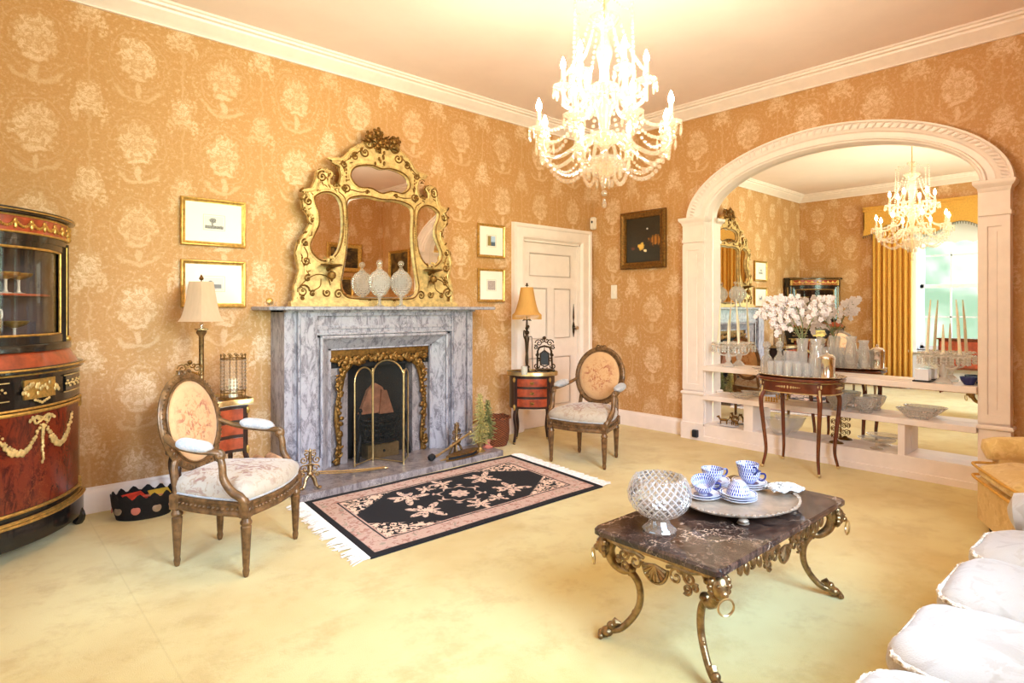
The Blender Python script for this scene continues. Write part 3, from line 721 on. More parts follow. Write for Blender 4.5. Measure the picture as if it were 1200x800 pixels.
# splayed slips
b = MB(); yo, yi = -.262, -.16
A = [(-SX-.0, .05), (-SX, SZ), (SX, SZ), (SX, .05)]; Bq = [(-OX-.06, .05), (-OX-.06, OZ+.05), (OX+.06, OZ+.05), (OX+.06, .05)]
for i in range(3):
    b.add([(A[i][0], yo, A[i][1]), (A[i+1][0], yo, A[i+1][1]), (Bq[i+1][0], yi, Bq[i+1][1]), (Bq[i][0], yi, Bq[i][1]),
           (A[i][0], -.0, A[i][1]), (A[i+1][0], -.0, A[i+1][1]), (Bq[i+1][0], -.0, Bq[i+1][1]), (Bq[i][0], -.0, Bq[i][1])],
          [(0, 1, 2, 3), (3, 2, 6, 7), (0, 4, 5, 1)])
for i in range(3):   # thin outer lip and inner lip
    (xa_, za_), (xb_, zb_) = A[i], A[i+1]
    b.tube([(xa_, yo-.006, za_), (xb_, yo-.006, zb_)], .014, 6)
b.build('splayed_slip', 'grey_marble', fp, angle=25)
b = MB()
for i in range(3):
    (xa_, za_), (xb_, zb_) = Bq[i], Bq[i+1]; b.box(min(xa_, xb_)-.012, max(xa_, xb_)+.012, yi-.012, yi+.01, min(za_, zb_)-.0, max(za_, zb_)+.012)
b.build('inner_fillet', 'grey_marble', fp, smooth=False)
# back plate round the fire (recess made inside the surround depth)
b = MB(); b.box(-OX-.06, OX+.06, -.02, -.004, .05, OZ+.06); b.build('firebox_back', 'soot', fp, smooth=False)
for s_ in (-1, 1):
    x0, x1 = sorted((s_*(OX+.055), s_*(OX-.115))); MB().box(x0, x1, -.135, -.02, .05, OZ+.04).build('side_cheek', 'hearth_marble', fp, smooth=False)
b = MB(); b.box(-OX-.05, OX+.05, -.14, -.02, OZ-.10, OZ+.05); b.build('smoke_hood', 'soot', fp, smooth=False)
# ornate cast brass insert frame
b = MB()
random.seed(3)
def blob_line(b, pts, r, jit, n):
    for i in range(n):
        t_ = i/(n-1)*(len(pts)-1); k = min(int(t_), len(pts)-2); q = Vector(pts[k]).lerp(Vector(pts[k+1]), t_-k)
        q += Vector((random.uniform(-jit, jit), random.uniform(-.006, .006), random.uniform(-jit, jit)))
        b.ball(q, (r*random.uniform(.5, 1.1), r*.5, r*random.uniform(.5, 1.3)), 7, 5, M=Matrix.Rotation(random.uniform(0, 3), 4, 'Y'))
for s_ in (-1, 1):
    b.tube(catmull([(s_*.42, -.155, .06), (s_*.40, -.16, .2), (s_*.425, -.165, .45), (s_*.395, -.165, .66), (s_*.36, -.165, .80), (s_*.30, -.165, .87)], 6), [.03, .026, .024]+[.022]*28, 8, flat=.5, up=(0, 1, 0))
    blob_line(b, [(s_*.42, -.175, .08), (s_*.405, -.175, .4), (s_*.41, -.175, .7), (s_*.36, -.175, .86)], .022, .022, 44)
    blob_line(b, [(s_*.44, -.17, .92), (s_*.30, -.175, .89), (s_*.2, -.175, .9), (0, -.175, .925)], .026, .025, 48)
    for (cx, cz, r0, r1, a0, tn) in ((.36, .86, .055, .008, 0, 1.4), (.25, .90, .04, .006, 2, 1.3), (.42, .75, .035, .005, 1, 1.2), (.42, .15, .035, .005, 3, 1.3), (.12, .92, .03, .005, 1, 1.3)):
        b.tube([(s_*x_, -.18, z_) for x_, z_ in spiral(cx, cz, r0, r1, a0, tn)], .008, 6)
b.box(-OX-.045, OX+.045, -.15, -.14, .925, OZ+.045)
b.build('brass_insert', 'dark_gilt', fp)
# hearth slab
o = MB().bbox(-3.905, -1.98, -.70, -.0, .0, .05, .006)
o = MB(); o.prism([(-3.905, -.735), (-2.0, -.665), (-1.98, -.0), (-3.905, -.0)], 0, .05, inset=.004, zi=.004); o = o.build('hearth_slab', 'hearth_marble', angle=30); tag(o, 'grey veined marble hearth slab in front of the fireplace', 'hearth')
# grate
gr = thing('fire_grate', 'dark iron basket fire grate with curved bars and a brass ash drawer', 'fire grate', (-2.935, -.125, .05))
b = MB()
for k_, z in enumerate((.34, .30, .255, .21)):
    w_ = .20-.012*k_; dd = .075-.008*k_
    b.tube([(-w_, -.0, z)]+[(-w_*cos(pi*i/10), -dd*sin(pi*i/10), z-.02*sin(pi*i/10)) for i in range(1, 10)]+[(w_, 0, z)], .009, 6)
b.tube([(-.17, .0, .19)]+[(-.17*cos(pi*i/10), -.07*sin(pi*i/10), .17-.03*sin(pi*i/10)) for i in range(1, 10)]+[(.17, 0, .19)], .014, 6)
for i in range(1, 10): b.tube([(-.2*cos(pi*i/10), -.10*sin(pi*i/10), .345), (-.15*cos(pi*i/10), -.06*sin(pi*i/10), .15)], .005, 5)
for s_ in (-1, 1):
    b.tube(catmull([(s_*.21, -.03, .40), (s_*.235, -.04, .33), (s_*.21, -.03, .2), (s_*.24, -.05, .08), (s_*.25, -.05, 0)], 6), [.012]*12+[.02]*13, 8)
    b.ball((s_*.21, -.03, .42), .02)
b.box(-.21, .21, -.02, .09, .14, .155)
b.build('basket_bars', 'iron', gr)
b = MB(); b.bbox(-.15, .15, -.05, .06, .0, .12, .006); b.build('ash_drawer', 'brass', gr); MB().ball((0, -.058, .06), .012).build('knob', 'iron', gr)
b = MB(); random.seed(5)
for i in range(26): b.ball((random.uniform(-.14, .14), random.uniform(-.05, .06), .27+random.uniform(-.09, .07)), (.035, .03, .025), 6, 4, M=Matrix.Rotation(random.uniform(0, 3), 4, 'Z'))
b.build('coals', 'soot', gr)
b = MB(); b.prism([(-.17, 0), (.14, 0), (.05, .22), (-.02, .26), (-.09, .2)], -.02, .02, M=Matrix.Translation((.0, .075, .37)) @ Matrix.Rotation(R(90), 4, 'X')); b.prism([(-.02, 0), (.12, 0), (.05, .2), (.0, .21)], 0, .03, M=Matrix.Translation((.03, .065, .36)) @ Matrix.Rotation(R(90), 4, 'X')); b.build('fireback', 'firebrick', gr)
# folding screen
fs_ = thing('fire_screen', 'folding brass fire screen with arched mesh panels before the grate', 'fire screen', (-3.05, -.3, .05))
pp = [(-3.29, -.33), (-3.06, -.21), (-2.93, -.485), (-2.79, -.33)]
H0 = .72
for i in range(3):
    a = Vector((pp[i][0]+3.05, pp[i][1]+.3, 0)); c = Vector((pp[i+1][0]+3.05, pp[i+1][1]+.3, 0)); w_ = (c-a).length; d = (c-a)/w_
    h_ = H0 if i == 1 else H0-.035
    def Q(s_, z): return a+d*s_+Vector((0, 0, z))
    g = .004
    ring = [Q(g, 0.01), Q(g, h_)]+[Q(w_/2-(w_/2-g)*cos(pi*k/14), h_+w_*.42*sin(pi*k/14)) for k in range(1, 14)]+[Q(w_-g, h_), Q(w_-g, .01)]
    fr_ = MB().tube(ring, .0065, 8); fr_.tube([Q(g, .02), Q(w_-g, .02)], .005, 6)
    fo = fr_.build('panel_frame', 'brass', fs_)
    vs = [tuple(q) for q in ring]; MB().add(vs, [tuple(range(len(vs)))]).build('mesh_panel', 'gauze', fo, smooth=False)
b = MB()
for i in (1, 2): q = (pp[i][0]+3.05, pp[i][1]+.3); b.tube([(q[0], q[1], 0), (q[0], q[1], H0+.02)], .008, 8); b.ball((q[0], q[1], H0+.03), (.01, .01, .018)); b.ball((q[0], q[1], H0+.05), .008)
b.build('hinge_post', 'brass', fs_)
# ================================================================== OVERMANTEL MIRROR
om = thing('overmantel_mirror', 'ornate gilt overmantel mirror with scrolled frame standing on the mantel', 'mirror', (-2.935, -.12, 1.345))
OUT = [(-0.79, 0.0), (-0.79, .035), (-0.765, .04), (-0.76, 0.157), (-0.735, 0.238), (-0.72, 0.278), (-0.735, 0.348), (-0.751, 0.417), (-0.731, 0.498), (-0.673, 0.583), (-0.636, 0.657), (-0.648, 0.723), (-0.69, 0.772), (-0.70, 0.841), (-0.673, 0.885), (-0.705, 0.915), (-0.621, 0.936), (-0.589, 1.008), (-0.577, 1.081), (-.54, 1.105), (-0.493, 1.11), (-0.471, 1.087), (-0.495, 1.055), (-0.499, 1.01), (-.47, .985), (-0.438, 0.981), (-0.382, 1.01), (-0.364, 1.082), (-0.389, 1.162), (-0.43, 1.178), (-0.475, 1.20), (-0.371, 1.217), (-.33, 1.25), (-0.291, 1.305), (-0.21, 1.36), (-0.138, 1.40), (-0.066, 1.42)]
SYM = lambda L: L + [(-x, z) for x, z in reversed(L)]
def cat2(L, n=4): return [(q.x, q.y) for q in catmull([(a, b_, 0) for a, b_ in L], n, True)]
LP = [(-0.6, 0.874), (-0.525, 0.92), (-0.438, 0.919), (-0.375, 0.86), (-0.355, 0.736), (-0.359, 0.588), (-0.393, 0.46), (-0.46, 0.383), (-0.547, 0.368), (-0.621, 0.425), (-0.638, 0.494), (-0.606, 0.568), (-0.568, 0.653), (-0.568, 0.735), (-0.6, 0.813)]
RP = [(-x, z) for x, z in reversed(LP)]
TH = [(-.29, 1.085), (-.265, 1.15), (-.20, 1.185), (-.09, 1.203), (0, 1.188)]
TP = TH+[(.09, 1.203), (.20, 1.185), (.265, 1.15), (.29, 1.085), (.26, 1.03), (.2, 1.0), (.1, 1.005), (0, .975), (-.1, 1.005), (-.2, 1.0), (-.26, 1.03)]
CH_ = [(0, .925), (-.13, .935), (-.256, .917), (-.32, .875), (-.325, .78), (-.318, .634), (-.335, .443), (-.36, .293), (-.38, .17), (-.345, .09), (-.25, .065), (0, .06)]
CP = CH_+[(-x, z) for x, z in reversed(CH_[1:-1])]
Mm = Matrix(((1, 0, 0, 0), (0, 0, -1, 0), (0, 1, 0, 0), (0, 0, 0, 1)))
panes = [cat2(LP), cat2(RP), cat2(TP), cat2(CP)]
curve_mesh('frame', [SYM(OUT)]+panes, .035, 'pale_gold', om, bevel=.006, M=Mm)
for p_ in panes:
    cx = sum(q[0] for q in p_)/len(p_); cz = sum(q[1] for q in p_)/len(p_)
    vs = [(x_, .004, z_) for x_, z_ in p_]; ins = [(cx+(x_-cx)*.94, .0, cz+(z_-cz)*.95) for x_, z_ in p_]
    n_ = len(vs); mb = MB().add(vs+ins, [tuple(range(n_, 2*n_))]+[(i, (i+1) % n_, n_+(i+1) % n_, n_+i) for i in range(n_)]); mb.build('mirror_glass', 'mirror_silver', om, smooth=False)
b = MB()
for p_ in panes:
    pt_ = MB().tube([(x_, -.022, z_) for x_, z_ in p_], .007, 6, closed=True).build('pane_edge', 'dark_gilt', om)
    L = len(p_)
    for i in range(0, L*2):
        t_ = i/2; k = int(t_) % L; q0, q1 = p_[k], p_[(k+1) % L]; f_ = t_-int(t_)
        cx = sum(q[0] for q in p_)/L; cz = sum(q[1] for q in p_)/L
        x_, z_ = q0[0]+(q1[0]-q0[0])*f_, q0[1]+(q1[1]-q0[1])*f_; d_ = Vector((x_-cx, z_-cz)).normalized()*.02
        b.ball((x_+d_.x, -.024, z_+d_.y), .006, 6, 4)
ol = catmull([(x_, z_, 0) for x_, z_ in OUT[2:]], 3)
for s_ in (-1, 1): MB().tube([(s_*q.x*.997, -.016, q.y*.998) for q in ol], .008, 6).build('edge_moulding', 'dark_gilt', om); b.tube([(s_*q.x*.965, -.024, q.y*.985) for q in ol], .009, 6)
b.box(-.80, .80, -.045, .02, .0, .03); b.box(-.785, .785, -.035, .01, .03, .045)
b.build('bead_moulding', 'pale_gold', om)
# relief scrolls, darker gilt
b = MB(); d_ = MB()
SC = [(-.70, .12, .055, .008, 0, 1.6), (-.735+.06, .36, .04, .006, 2.4, 1.5), (-.66, .22, .03, .004, 1, 1.3), (-.54, 1.04, .045, .006, 1.2, 1.6), (-.655, .83, .035, .006, 2, 1.5), (-.42, .98, .03, .005, 0, 1.4), (-.33, .98, .04, .006, 3, 1.5), (-.35, 1.17, .03, .005, 2, 1.4), (-.40, .10, .04, .006, .5, 1.5), (-.50, .11, .035, .005, 2.5, 1.4), (-.62, .10, .025, .004, 1, 1.3), (-.25, 1.25, .035, .005, 1, 1.4), (-.16, 1.30, .045, .006, 2.4, 1.4), (-.68, .50, .03, .004, 1.5, 1.4), (-.12, .03, .02, .003, 1, 1.3), (-.35, .98, .02, .003, 1, 1), (-.14, .965, .02, .003, 0, 1.2), (-.70, .065, .02, .003, 1, 1.2), (-.62, .68, .018, .003, 1, 1.2)]
for (cx, cz, r0, r1, a0, tn) in SC:
    for s_ in (-1, 1):
        pts = [(s_*x_, -.026, z_) for x_, z_ in spiral(cx, cz, r0, r1, a0, tn)]
        q_ = MB(); q_.tube(pts, [.009*(1-.6*i/len(pts)) for i in range(len(pts))], 6)
        q_.ball((s_*cx, -.028, cz), .009, 7, 5); q_.build('relief_scroll', 'dark_gilt', om)
for s_ in (-1, 1):
    for P_ in (((-.745, .06), (-.71, .17), (-.60, .25), (-.50, .24), (-.47, .17)), ((-.70, .30), (-.66, .40), (-.69, .47)), ((-.30, .97), (-.20, .96), (-.12, .98)), ((-.44, 1.14), (-.35, 1.19), (-.25, 1.27), (-.18, 1.33)), ((-.40, .94), (-.34, .88), (-.335, .70), (-.345, .50)), ((-.62, .12), (-.56, .16), (-.55, .22))):
        MB().tube(catmull([(s_*a, -.025, c) for a, c in P_], 6), .005, 6).build('relief_scroll', 'dark_gilt', om)
random.seed(11)
for s_ in (-1, 1):
    for i in range(70):   # small leaf sprays
        k = random.random(); q = OUT[random.randrange(3, 35)]; x_, z_ = q[0]*random.uniform(.86, .97), q[1]*random.uniform(.95, 1.0)
        if any(abs(x_-sum(a for a, _ in p_)/len(p_)) < .10 and abs(z_-sum(c for _, c in p_)/len(p_)) < .2 for p_ in panes[:1]): continue
        d_.ball((s_*x_, -.024, z_), (.006, .004, .02), 6, 4, M=Matrix.Rotation(random.uniform(0, 3.1), 4, 'Y'))
    for x_, z0, z1 in ((-.33, 1.04, 1.16), (-.34, .94, .99)):
        for k in range(5): d_.ball((s_*x_, -.026, z0+(z1-z0)*k/4), (.008, .005, .012), 6, 4)
    # edge leaves on the ears
    for i, (x_, z_) in enumerate(OUT[8:16]): d_.ball((s_*(x_+.0), -.015, z_), (.012, .012, .026), 7, 5, M=Matrix.Rotation(i, 4, 'Y'))
b.build('edge_leaf', 'pale_gold', om) if b.v else None; d_.build('leaf_spray', 'dark_gilt', om)
# crest of flowers
b = MB(); random.seed(2)
for i in range(15):
    a = random.uniform(-.14, .15); z_ = 1.40+random.uniform(-.05, .10)*(1-abs(a)*3); r = random.uniform(.018, .034)
    b.ball((a, -.03, z_), (r, r*.7, r), 8, 6)
    for k in range(5): an = k*2*pi/5+i; b.ball((a+r*1.1*cos(an), -.028, z_+r*1.1*sin(an)), (r*.55, r*.3, r*.55), 6, 4)
for i in range(34):
    an = random.uniform(0, 2*pi); rr = random.uniform(.06, .19); x_, z_ = rr*cos(an)*1.05, 1.40+rr*sin(an)*.5
    b.tube([(x_*.5, -.02, 1.40+(z_-1.40)*.5), (x_, -.045, z_), (x_*1.12, -.035, z_+.01)], [.004, .014, .002], 6, flat=.4)
for i in range(10): b.ball((random.uniform(-.07, .05), -.03, 1.34-random.random()*.12), (.012, .008, .018), 6, 4)
for s_ in (-1, 1): b.tube([(s_*x_, -.03, z_) for x_, z_ in spiral(-.12, 1.38, .055, .008, 1, 1.5)], .010, 6)
b.build('flower_crest', 'dark_gilt', om)
for s_ in (-1, 1):
    br = MB(); c = (s_*.49, -.09, 0)
    br.lathe([(0, .195), (.006, .20), (.012, .215), (.03, .225), (.036, .245), (.03, .27), (.012, .28), (.010, .30), (.03, .312), (.07, .322), (.085, .328), (.087, .336), (0, .336)], c, 20)
    br.tube([(c[0], -.09, .33), (c[0], -.02, .30)], .02, 8)
    bo = br.build('candle_bracket', 'dark_gilt', om)
    f_ = MB(); random.seed(4)
    for i in range(9): f_.ball((c[0]+random.uniform(-.035, .035), -.06+random.uniform(-.01, .01), .352+random.uniform(0, .05)), .013, 6, 5)
    f_.build('gilt_flowers', 'pale_gold', bo)
# ---- crystal globes on the mantel
def globe(x, y, label, sc_=1):
    t_ = thing('crystal_globe_jar', label, 'glass jar', (x, y, 1.343), 0, 'crystal globe jars on the mantel')
    MB().lathe([(0, 0), (.042*sc_, 0), (.044*sc_, .006), (.02*sc_, .014), (.013*sc_, .03), (.013*sc_, .07), (.022*sc_, .085), (.055*sc_, .11), (.085*sc_, .155), (.095*sc_, .20), (.088*sc_, .245), (.06*sc_, .285), (.03*sc_, .305), (.022*sc_, .315), (.0, .315)], n=28).build('body', 'cut_crystal', t_)
    b = MB().lathe([(0, .312), (.026, .314), (.02, .322), (.01, .335), (.012, .342), (0, .345)], n=16); b.ball((0, 0, .365), .026, 12, 8); b.build('stopper', 'crystal', t_)
globe(-3.03, -.27, 'round cut crystal jar on the mantel, left of the pair'); globe(-2.84, -.30, 'round cut crystal jar on the mantel, right of the pair')
# ---- beaded trinket at shelf end
t_ = thing('trinket_egg', 'tiny gold trinket with white beads at the left end of the mantel shelf', 'ornament', (-3.95, -.30, 1.343))
b = MB().ball((0, 0, .035), (.028, .02, .028), 12, 8); b.build('gold_shell', 'gold', t_)
b = MB(); [b.ball((-.04+.02*i, -.02, .012+.016*(j)), .008, 6, 5) for i in range(5) for j in range(2)]; b.build('bead', 'crystal', t_)

# ================================================================== PICTURES
def picture(label, pos, axis, w, h, fw, fd, fmat, art, artmat, matw=None, group=None, lean=0, name='framed_print', kind='framed picture'):
    """axis 'y-': hangs on wall y=const facing -y; 'x-': on x=const facing -x ; 'y+' facing +y; 'x+' facing +x"""
    rz = {'y-': 0, 'x-': R(-90), 'y+': R(180), 'x+': R(90)}[axis]
    t_ = thing(name, label, kind, pos, rz, group)
    M = Matrix.Rotation(lean, 4, 'X') @ Matrix(((1, 0, 0, 0), (0, 0, -1, 0), (0, 1, 0, 0), (0, 0, 0, 1)))
    # local: x right, y up, z toward viewer
    b = MB(); path = [(-w/2, -h/2), (w/2, -h/2), (w/2, h/2), (-w/2, h/2)]
    b.sweep(path, [(0, 0), (0, fd*.55), (-fw*.15, fd*.9), (-fw*.35, fd), (-fw*.6, fd*.8), (-fw*.75, fd*.55), (-fw*.95, fd*.45), (-fw, fd*.3), (-fw, 0)], closed=True, M=M); b.build('frame', fmat, t_, angle=35)
    iw, ih = w-2*fw, h-2*fw
    if matw:
        MB().box(-iw/2, iw/2, -ih/2, ih/2, 0, .006, M).build('mount', 'mat_board', t_, smooth=False)
        aw, ah = art
        bb = MB(); bb.sweep([(-aw/2-.012, -ah/2-.012), (aw/2+.012, -ah/2-.012), (aw/2+.012, ah/2+.012), (-aw/2-.012, ah/2+.012)], [(0, .006), (0, .0075), (-.003, .0075), (-.003, .006)], closed=True, M=M); bb.build('mount_line', 'plaster', t_, smooth=False)
        z_ = .0085
    else: aw, ah = iw, ih; z_ = .006
    vs = [M @ Vector(q) for q in ((-aw/2, -ah/2, z_), (aw/2, -ah/2, z_), (aw/2, ah/2, z_), (-aw/2, ah/2, z_), (-aw/2, -ah/2, 0), (aw/2, -ah/2, 0), (aw/2, ah/2, 0), (-aw/2, ah/2, 0))]
    uv = ((0, 0), (1, 0), (1, 1), (0, 1)); MB().add(vs, [(0, 1, 2, 3), (4, 7, 6, 5), (0, 4, 5, 1), (1, 5, 6, 2), (2, 6, 7, 3), (3, 7, 4, 0)], [uv]*6).build('picture', artmat, t_, smooth=False)
    return t_
g_ = 'framed engravings on the fireplace wall'
picture('gold framed landscape engraving with a tree, hung above the other left of the fireplace', (-4.247, -.012, 1.955), 'y-', .445, .345, .032, .022, 'gold', (.125, .09), 'print_tree', .1, g_)
picture('gold framed small engraving partly hidden by the cream lamp shade', (-4.247, -.012, 1.508), 'y-', .445, .345, .032, .022, 'gold', (.125, .09), 'print_house', .1, g_)
picture('upper small gold framed print between the mantel and the door', (-1.592, -.012, 2.02), 'y-', .365, .345, .028, .022, 'gold', (.10, .10), 'print_blue', .1, g_)
picture('lower small gold framed print just above the end of the mantel shelf', (-1.592, -.012, 1.565), 'y-', .355, .345, .028, .022, 'gold', (.10, .095), 'print_flower', .1, g_)
picture('dark still life painting in a brown and gilt frame beside the door', (-.012, -.765, 2.09), 'x-', .60, .64, .075, .045, 'dark_gilt', None, 'still_life', None, None, name='oil_painting', kind='painting')
picture('wide gold framed dark painting reflected in the overmantel mirror, above the other', (-.76, YB+.012, 2.20), 'y+', .66, .50, .08, .04, 'gold', None, 'old_portrait', None, None, name='oil_painting', kind='painting')
picture('gold framed brown painting reflected in the overmantel mirror, below the other', (-.88, YB+.012, 1.66), 'y+', .58, .42, .05, .04, 'gold', None, 'old_portrait', None, None, name='oil_painting', kind='painting')
picture('tall gilt framed dim painting right of the arch, seen in the overmantel mirror', (-.012, -4.56, 2.0), 'x-', .66, .68, .05, .04, 'gold', None, 'old_portrait', None, None, name='oil_painting', kind='painting')

# ================================================================== CORNER CABINET
cc = thing('corner_cabinet', 'black and gilt bow fronted corner china cabinet with glazed upper door', 'cabinet', (XR+.035, -.035, 0), R(45))
def cpoly(hw, dep, sag, n=18):
    a = [(x_, y_) for x_, y_ in arc_poly(hw, -dep, sag, n)]
    side = dep-hw       # chamfer sides to the walls
    e = side/2
    return a+[(hw+e*1.0, -dep+e), (0, 0), (-hw-e, -dep+e)]
def cprism(name, mat, hw, dep, sag, z0, z1, par=cc, ins=0, zi_=0):
    return MB().prism(cpoly(hw, dep, sag), z0, z1, inset=ins, zi=zi_).build(name, mat, par, angle=35)
cprism('base_plinth', 'ebony', .475, .615, .145, .07, .20, ins=.012, zi_=.02)
for sx_ in (-1, 1): MB().tube(catmull([(sx_*.40, -.60, .09), (sx_*.42, -.635, .04), (sx_*.40, -.62, .0)], 4), [.05, .045, .04, .035, .03, .028, .028, .028, .02], 8).build('foot', 'ebony', cc)
MB().tube([(0, -.05, .09), (0, -.05, 0)], .04, 8).build('foot', 'ebony', cc)
cprism('lower_carcass', 'ebony', .46, .60, .14, .20, .98)
cprism('waist_board', 'ebony', .475, .615, .145, .98, 1.01, ins=.006, zi_=.008)
# sloped red waist
def loft(name, mat, A_, B_, par=cc):
    n_ = len(A_[0]); vs = [(x_, y_, A_[1]) for x_, y_ in A_[0]]+[(x_, y_, B_[1]) for x_, y_ in B_[0]]
    fs = [(i, (i+1) % n_, n_+(i+1) % n_, n_+i) for i in range(n_)]+[tuple(range(n_)), tuple(range(n_, 2*n_))]
    return MB().add(vs, fs).build(name, mat, par, angle=35)
loft('waist_slope', 'drawer_wood', (cpoly(.455, .595, .14), 1.01), (cpoly(.42, .56, .13), 1.09))
cprism('upper_sill', 'ebony', .43, .57, .135, 1.09, 1.13, ins=.004, zi_=.006)
# upper body: back panels, posts, frieze
UH, UD, US = .415, .552, .13
up = cpoly(UH, UD, US)
b = MB()
def wallseg(mb, p, q, z0, z1, th=.012):
    p, q = Vector(p), Vector(q); d = (q-p).normalized(); n_ = Vector((-d.y, d.x))*th
    vs = [(p.x, p.y, z0), (q.x, q.y, z0), (q.x+n_.x, q.y+n_.y, z0), (p.x+n_.x, p.y+n_.y, z0)]; vs += [(x_, y_, z1) for x_, y_, _ in vs]
    mb.add(vs, [(0, 3, 2, 1), (4, 5, 6, 7), (0, 1, 5, 4), (1, 2, 6, 5), (2, 3, 7, 6), (3, 0, 4, 7)])
L_ = len(up); wallseg(b, up[L_-3], up[L_-2], 1.13, 1.72); wallseg(b, up[L_-2], up[L_-1], 1.13, 1.72)
b.build('back_panel', 'plum_lining', cc, smooth=False)
for sx_ in (-1, 1):
    b = MB(); x0, x1 = sorted((sx_*(UH+.003), sx_*(UH-.045))); b.box(x0, x1, -UD-.012, -UD+.05, 1.13, 1.72)
    x2, x3 = sorted((sx_*(UH+.0), sx_*(UH+.065))); b.prism([(x2, -UD), (x3, -UD+.06), (x3-.01, -UD+.07), (x2, -UD+.03)] if sx_ > 0 else [(x3, -UD), (x3, -UD+.03), (x2+.01, -UD+.07), (x2, -UD+.06)], 1.13, 1.72)
    po = b.build('corner_post', 'ebony', cc, smooth=False)
    g = MB(); g.tube([(sx_*(UH-.02), -UD-.016, 1.15), (sx_*(UH-.02), -UD-.016, 1.70)], .005, 6); g.tube([(sx_*(UH+.03), -UD+.025, 1.15), (sx_*(UH+.03), -UD+.025, 1.70)], .006, 6)
    for z_ in (1.14, 1.75, 1.78, 1.81): g.ball((sx_*(UH-.01), -UD-.02, z_), (.02, .012, .022), 8, 6)
    g.build('gilt_mount', 'gold', po)
def arcband(mb, hw, dep, sag, z0, z1, out=.006, n=18, x0=None, x1=None):
    P0 = arc_poly(hw, -dep, sag, n); P0 = [p for p in P0 if (x0 is None or p[0] >= x0-1e-6) and (x1 is None or p[0] <= x1+1e-6)]
    vs = []; 
    for x_, y_ in P0: vs += [(x_, y_+.004, z0), (x_, y_-out, z0), (x_, y_-out, z1), (x_, y_+.004, z1)]
    fs = []
    for i in range(len(P0)-1):
        for k in range(4): l = (k+1) % 4; fs.append((i*4+k, i*4+l, i*4+4+l, i*4+4+k))
    fs += [(0, 1, 2, 3), tuple(len(vs)-4+k for k in (3, 2, 1, 0))]
    mb.add(vs, fs)
def arctube(mb, hw, dep, sag, z, r=.006, out=.004, n=24): mb.tube([(x_, y_-out, z) for x_, y_ in arc_poly(hw, -dep, sag, n)], r, 6)
cprism('frieze', 'ebony', UH+.003, UD+.003, US, 1.70, 1.84)
cprism('cornice_board', 'ebony', UH+.03, UD+.03, US, 1.84, 1.87, ins=.01, zi_=.012)
b = MB(); arcband(b, UH, UD+.003, US, 1.745, 1.825, .004); b.build('frieze_panel', 'drawer_wood', cc)
b = MB()
arctube(b, UH, UD+.006, US, 1.74); arctube(b, UH, UD+.006, US, 1.83); arctube(b, UH+.02, UD+.03, US, 1.855, .004)
for i in range(9):      # frieze garland
    x_ = -.38+.76*i/8; yy = -(UD+.003)-US*(1-(x_/UH)**2)-.008
    b.ball((x_, yy, 1.80), (.014, .008, .016), 7, 5); b.ball((x_, yy, 1.775), (.010, .008, .02), 7, 5)
    if i < 8:
        for k in range(1, 8): t2 = k/8; xx = x_+.095*t2; y2 = -(UD+.003)-US*(1-(xx/UH)**2)-.008; b.ball((xx, y2, 1.80-.03*sin(pi*t2)), .009, 6, 4)
b.build('gilt_garland', 'gold', cc)
# glazed door
dr = MB(); arcband(dr, UH-.045, UD+.008, US-.025, 1.13, 1.175, .012); arcband(dr, UH-.045, UD+.008, US-.025, 1.665, 1.71, .012)
for sx_ in (-1, 1): x0, x1 = sorted((sx_*(UH-.04), sx_*(UH-.085))); dr.box(x0, x1, -UD-.03, -UD+.01, 1.13, 1.71)
do = dr.build('door', 'ebony', cc, angle=35)
g = MB(); arctube(g, UH-.085, UD+.018, US-.03, 1.18, .007, .008); arctube(g, UH-.085, UD+.018, US-.03, 1.66, .007, .008)
for sx_ in (-1, 1): g.tube([(sx_*(UH-.088), -UD-.03, 1.18), (sx_*(UH-.088), -UD-.03, 1.66)], .008, 6)
g.build('gilt_bead', 'gold', do)
g = MB(); arcband(g, UH-.085, UD+.014, US-.03, 1.175, 1.665, -.001); g.build('door_glass', 'pane_glass', do)
for z_ in (1.40,): cprism('inner_shelf', 'drawer_wood', UH-.05, UD-.06, US-.03, z_, z_+.012)
# lower door, frieze drawers, gilt
b = MB(); arcband(b, .46, .60, .14, .26, .76, .010, 46, -.38, .38); b.build('lower_door', 'burr_veneer', cc)
b = MB()
for zz in (.25, .77): b.tube([(x_, -.60-.14*(1-(x_/.46)**2)-.010, zz) for x_ in [-.395+.79*i/24 for i in range(25)]], .010, 6)
for sx_ in (-1, 1):
    b.tube([(sx_*.405, -.62, .25), (sx_*.405, -.62, .77)], .009, 6)
    for z_ in (.26, .76): b.bbox(*sorted((sx_*.425, sx_*.385)), -.640, -.615, z_-.035, z_+.035, .004)
for zz in (.205, .79, .975): arctube(b, .46, .602, .14, zz, .007)
arctube(b, .475, .617, .145, .19, .008); arctube(b, .475, .617, .145, .205, .006); arctube(b, .475, .618, .145, 1.0, .006)
b.build('gilt_moulding', 'gold', cc)
b = MB(); arcband(b, .46, .602, .14, .84, .945, .008, 18, -.14, .14); b.build('frieze_drawer', 'gold', cc)
for s_ in (-1, 1):
    b = MB(); arcband(b, .46, .602, .14, .84, .945, .006, 36, *sorted((s_*.18, s_*.41)))
    b.build('drawer_panel', 'ebony', cc)
b = MB(); random.seed(8)
for s_ in (-1, 1):
    for k in range(14): x_ = s_*(.2+.015*k); yy = -.602-.14*(1-(x_/.46)**2)-.012; b.ball((x_, yy, .892+.016*sin(k*1.6)), (.009, .005, .007), 6, 4)
    for zz in (.845, .94):
        b.tube([(s_*(.18+.023*k), -.602-.14*(1-((.18+.023*k)/.46)**2)-.01, zz) for k in range(11)], .0035, 5)
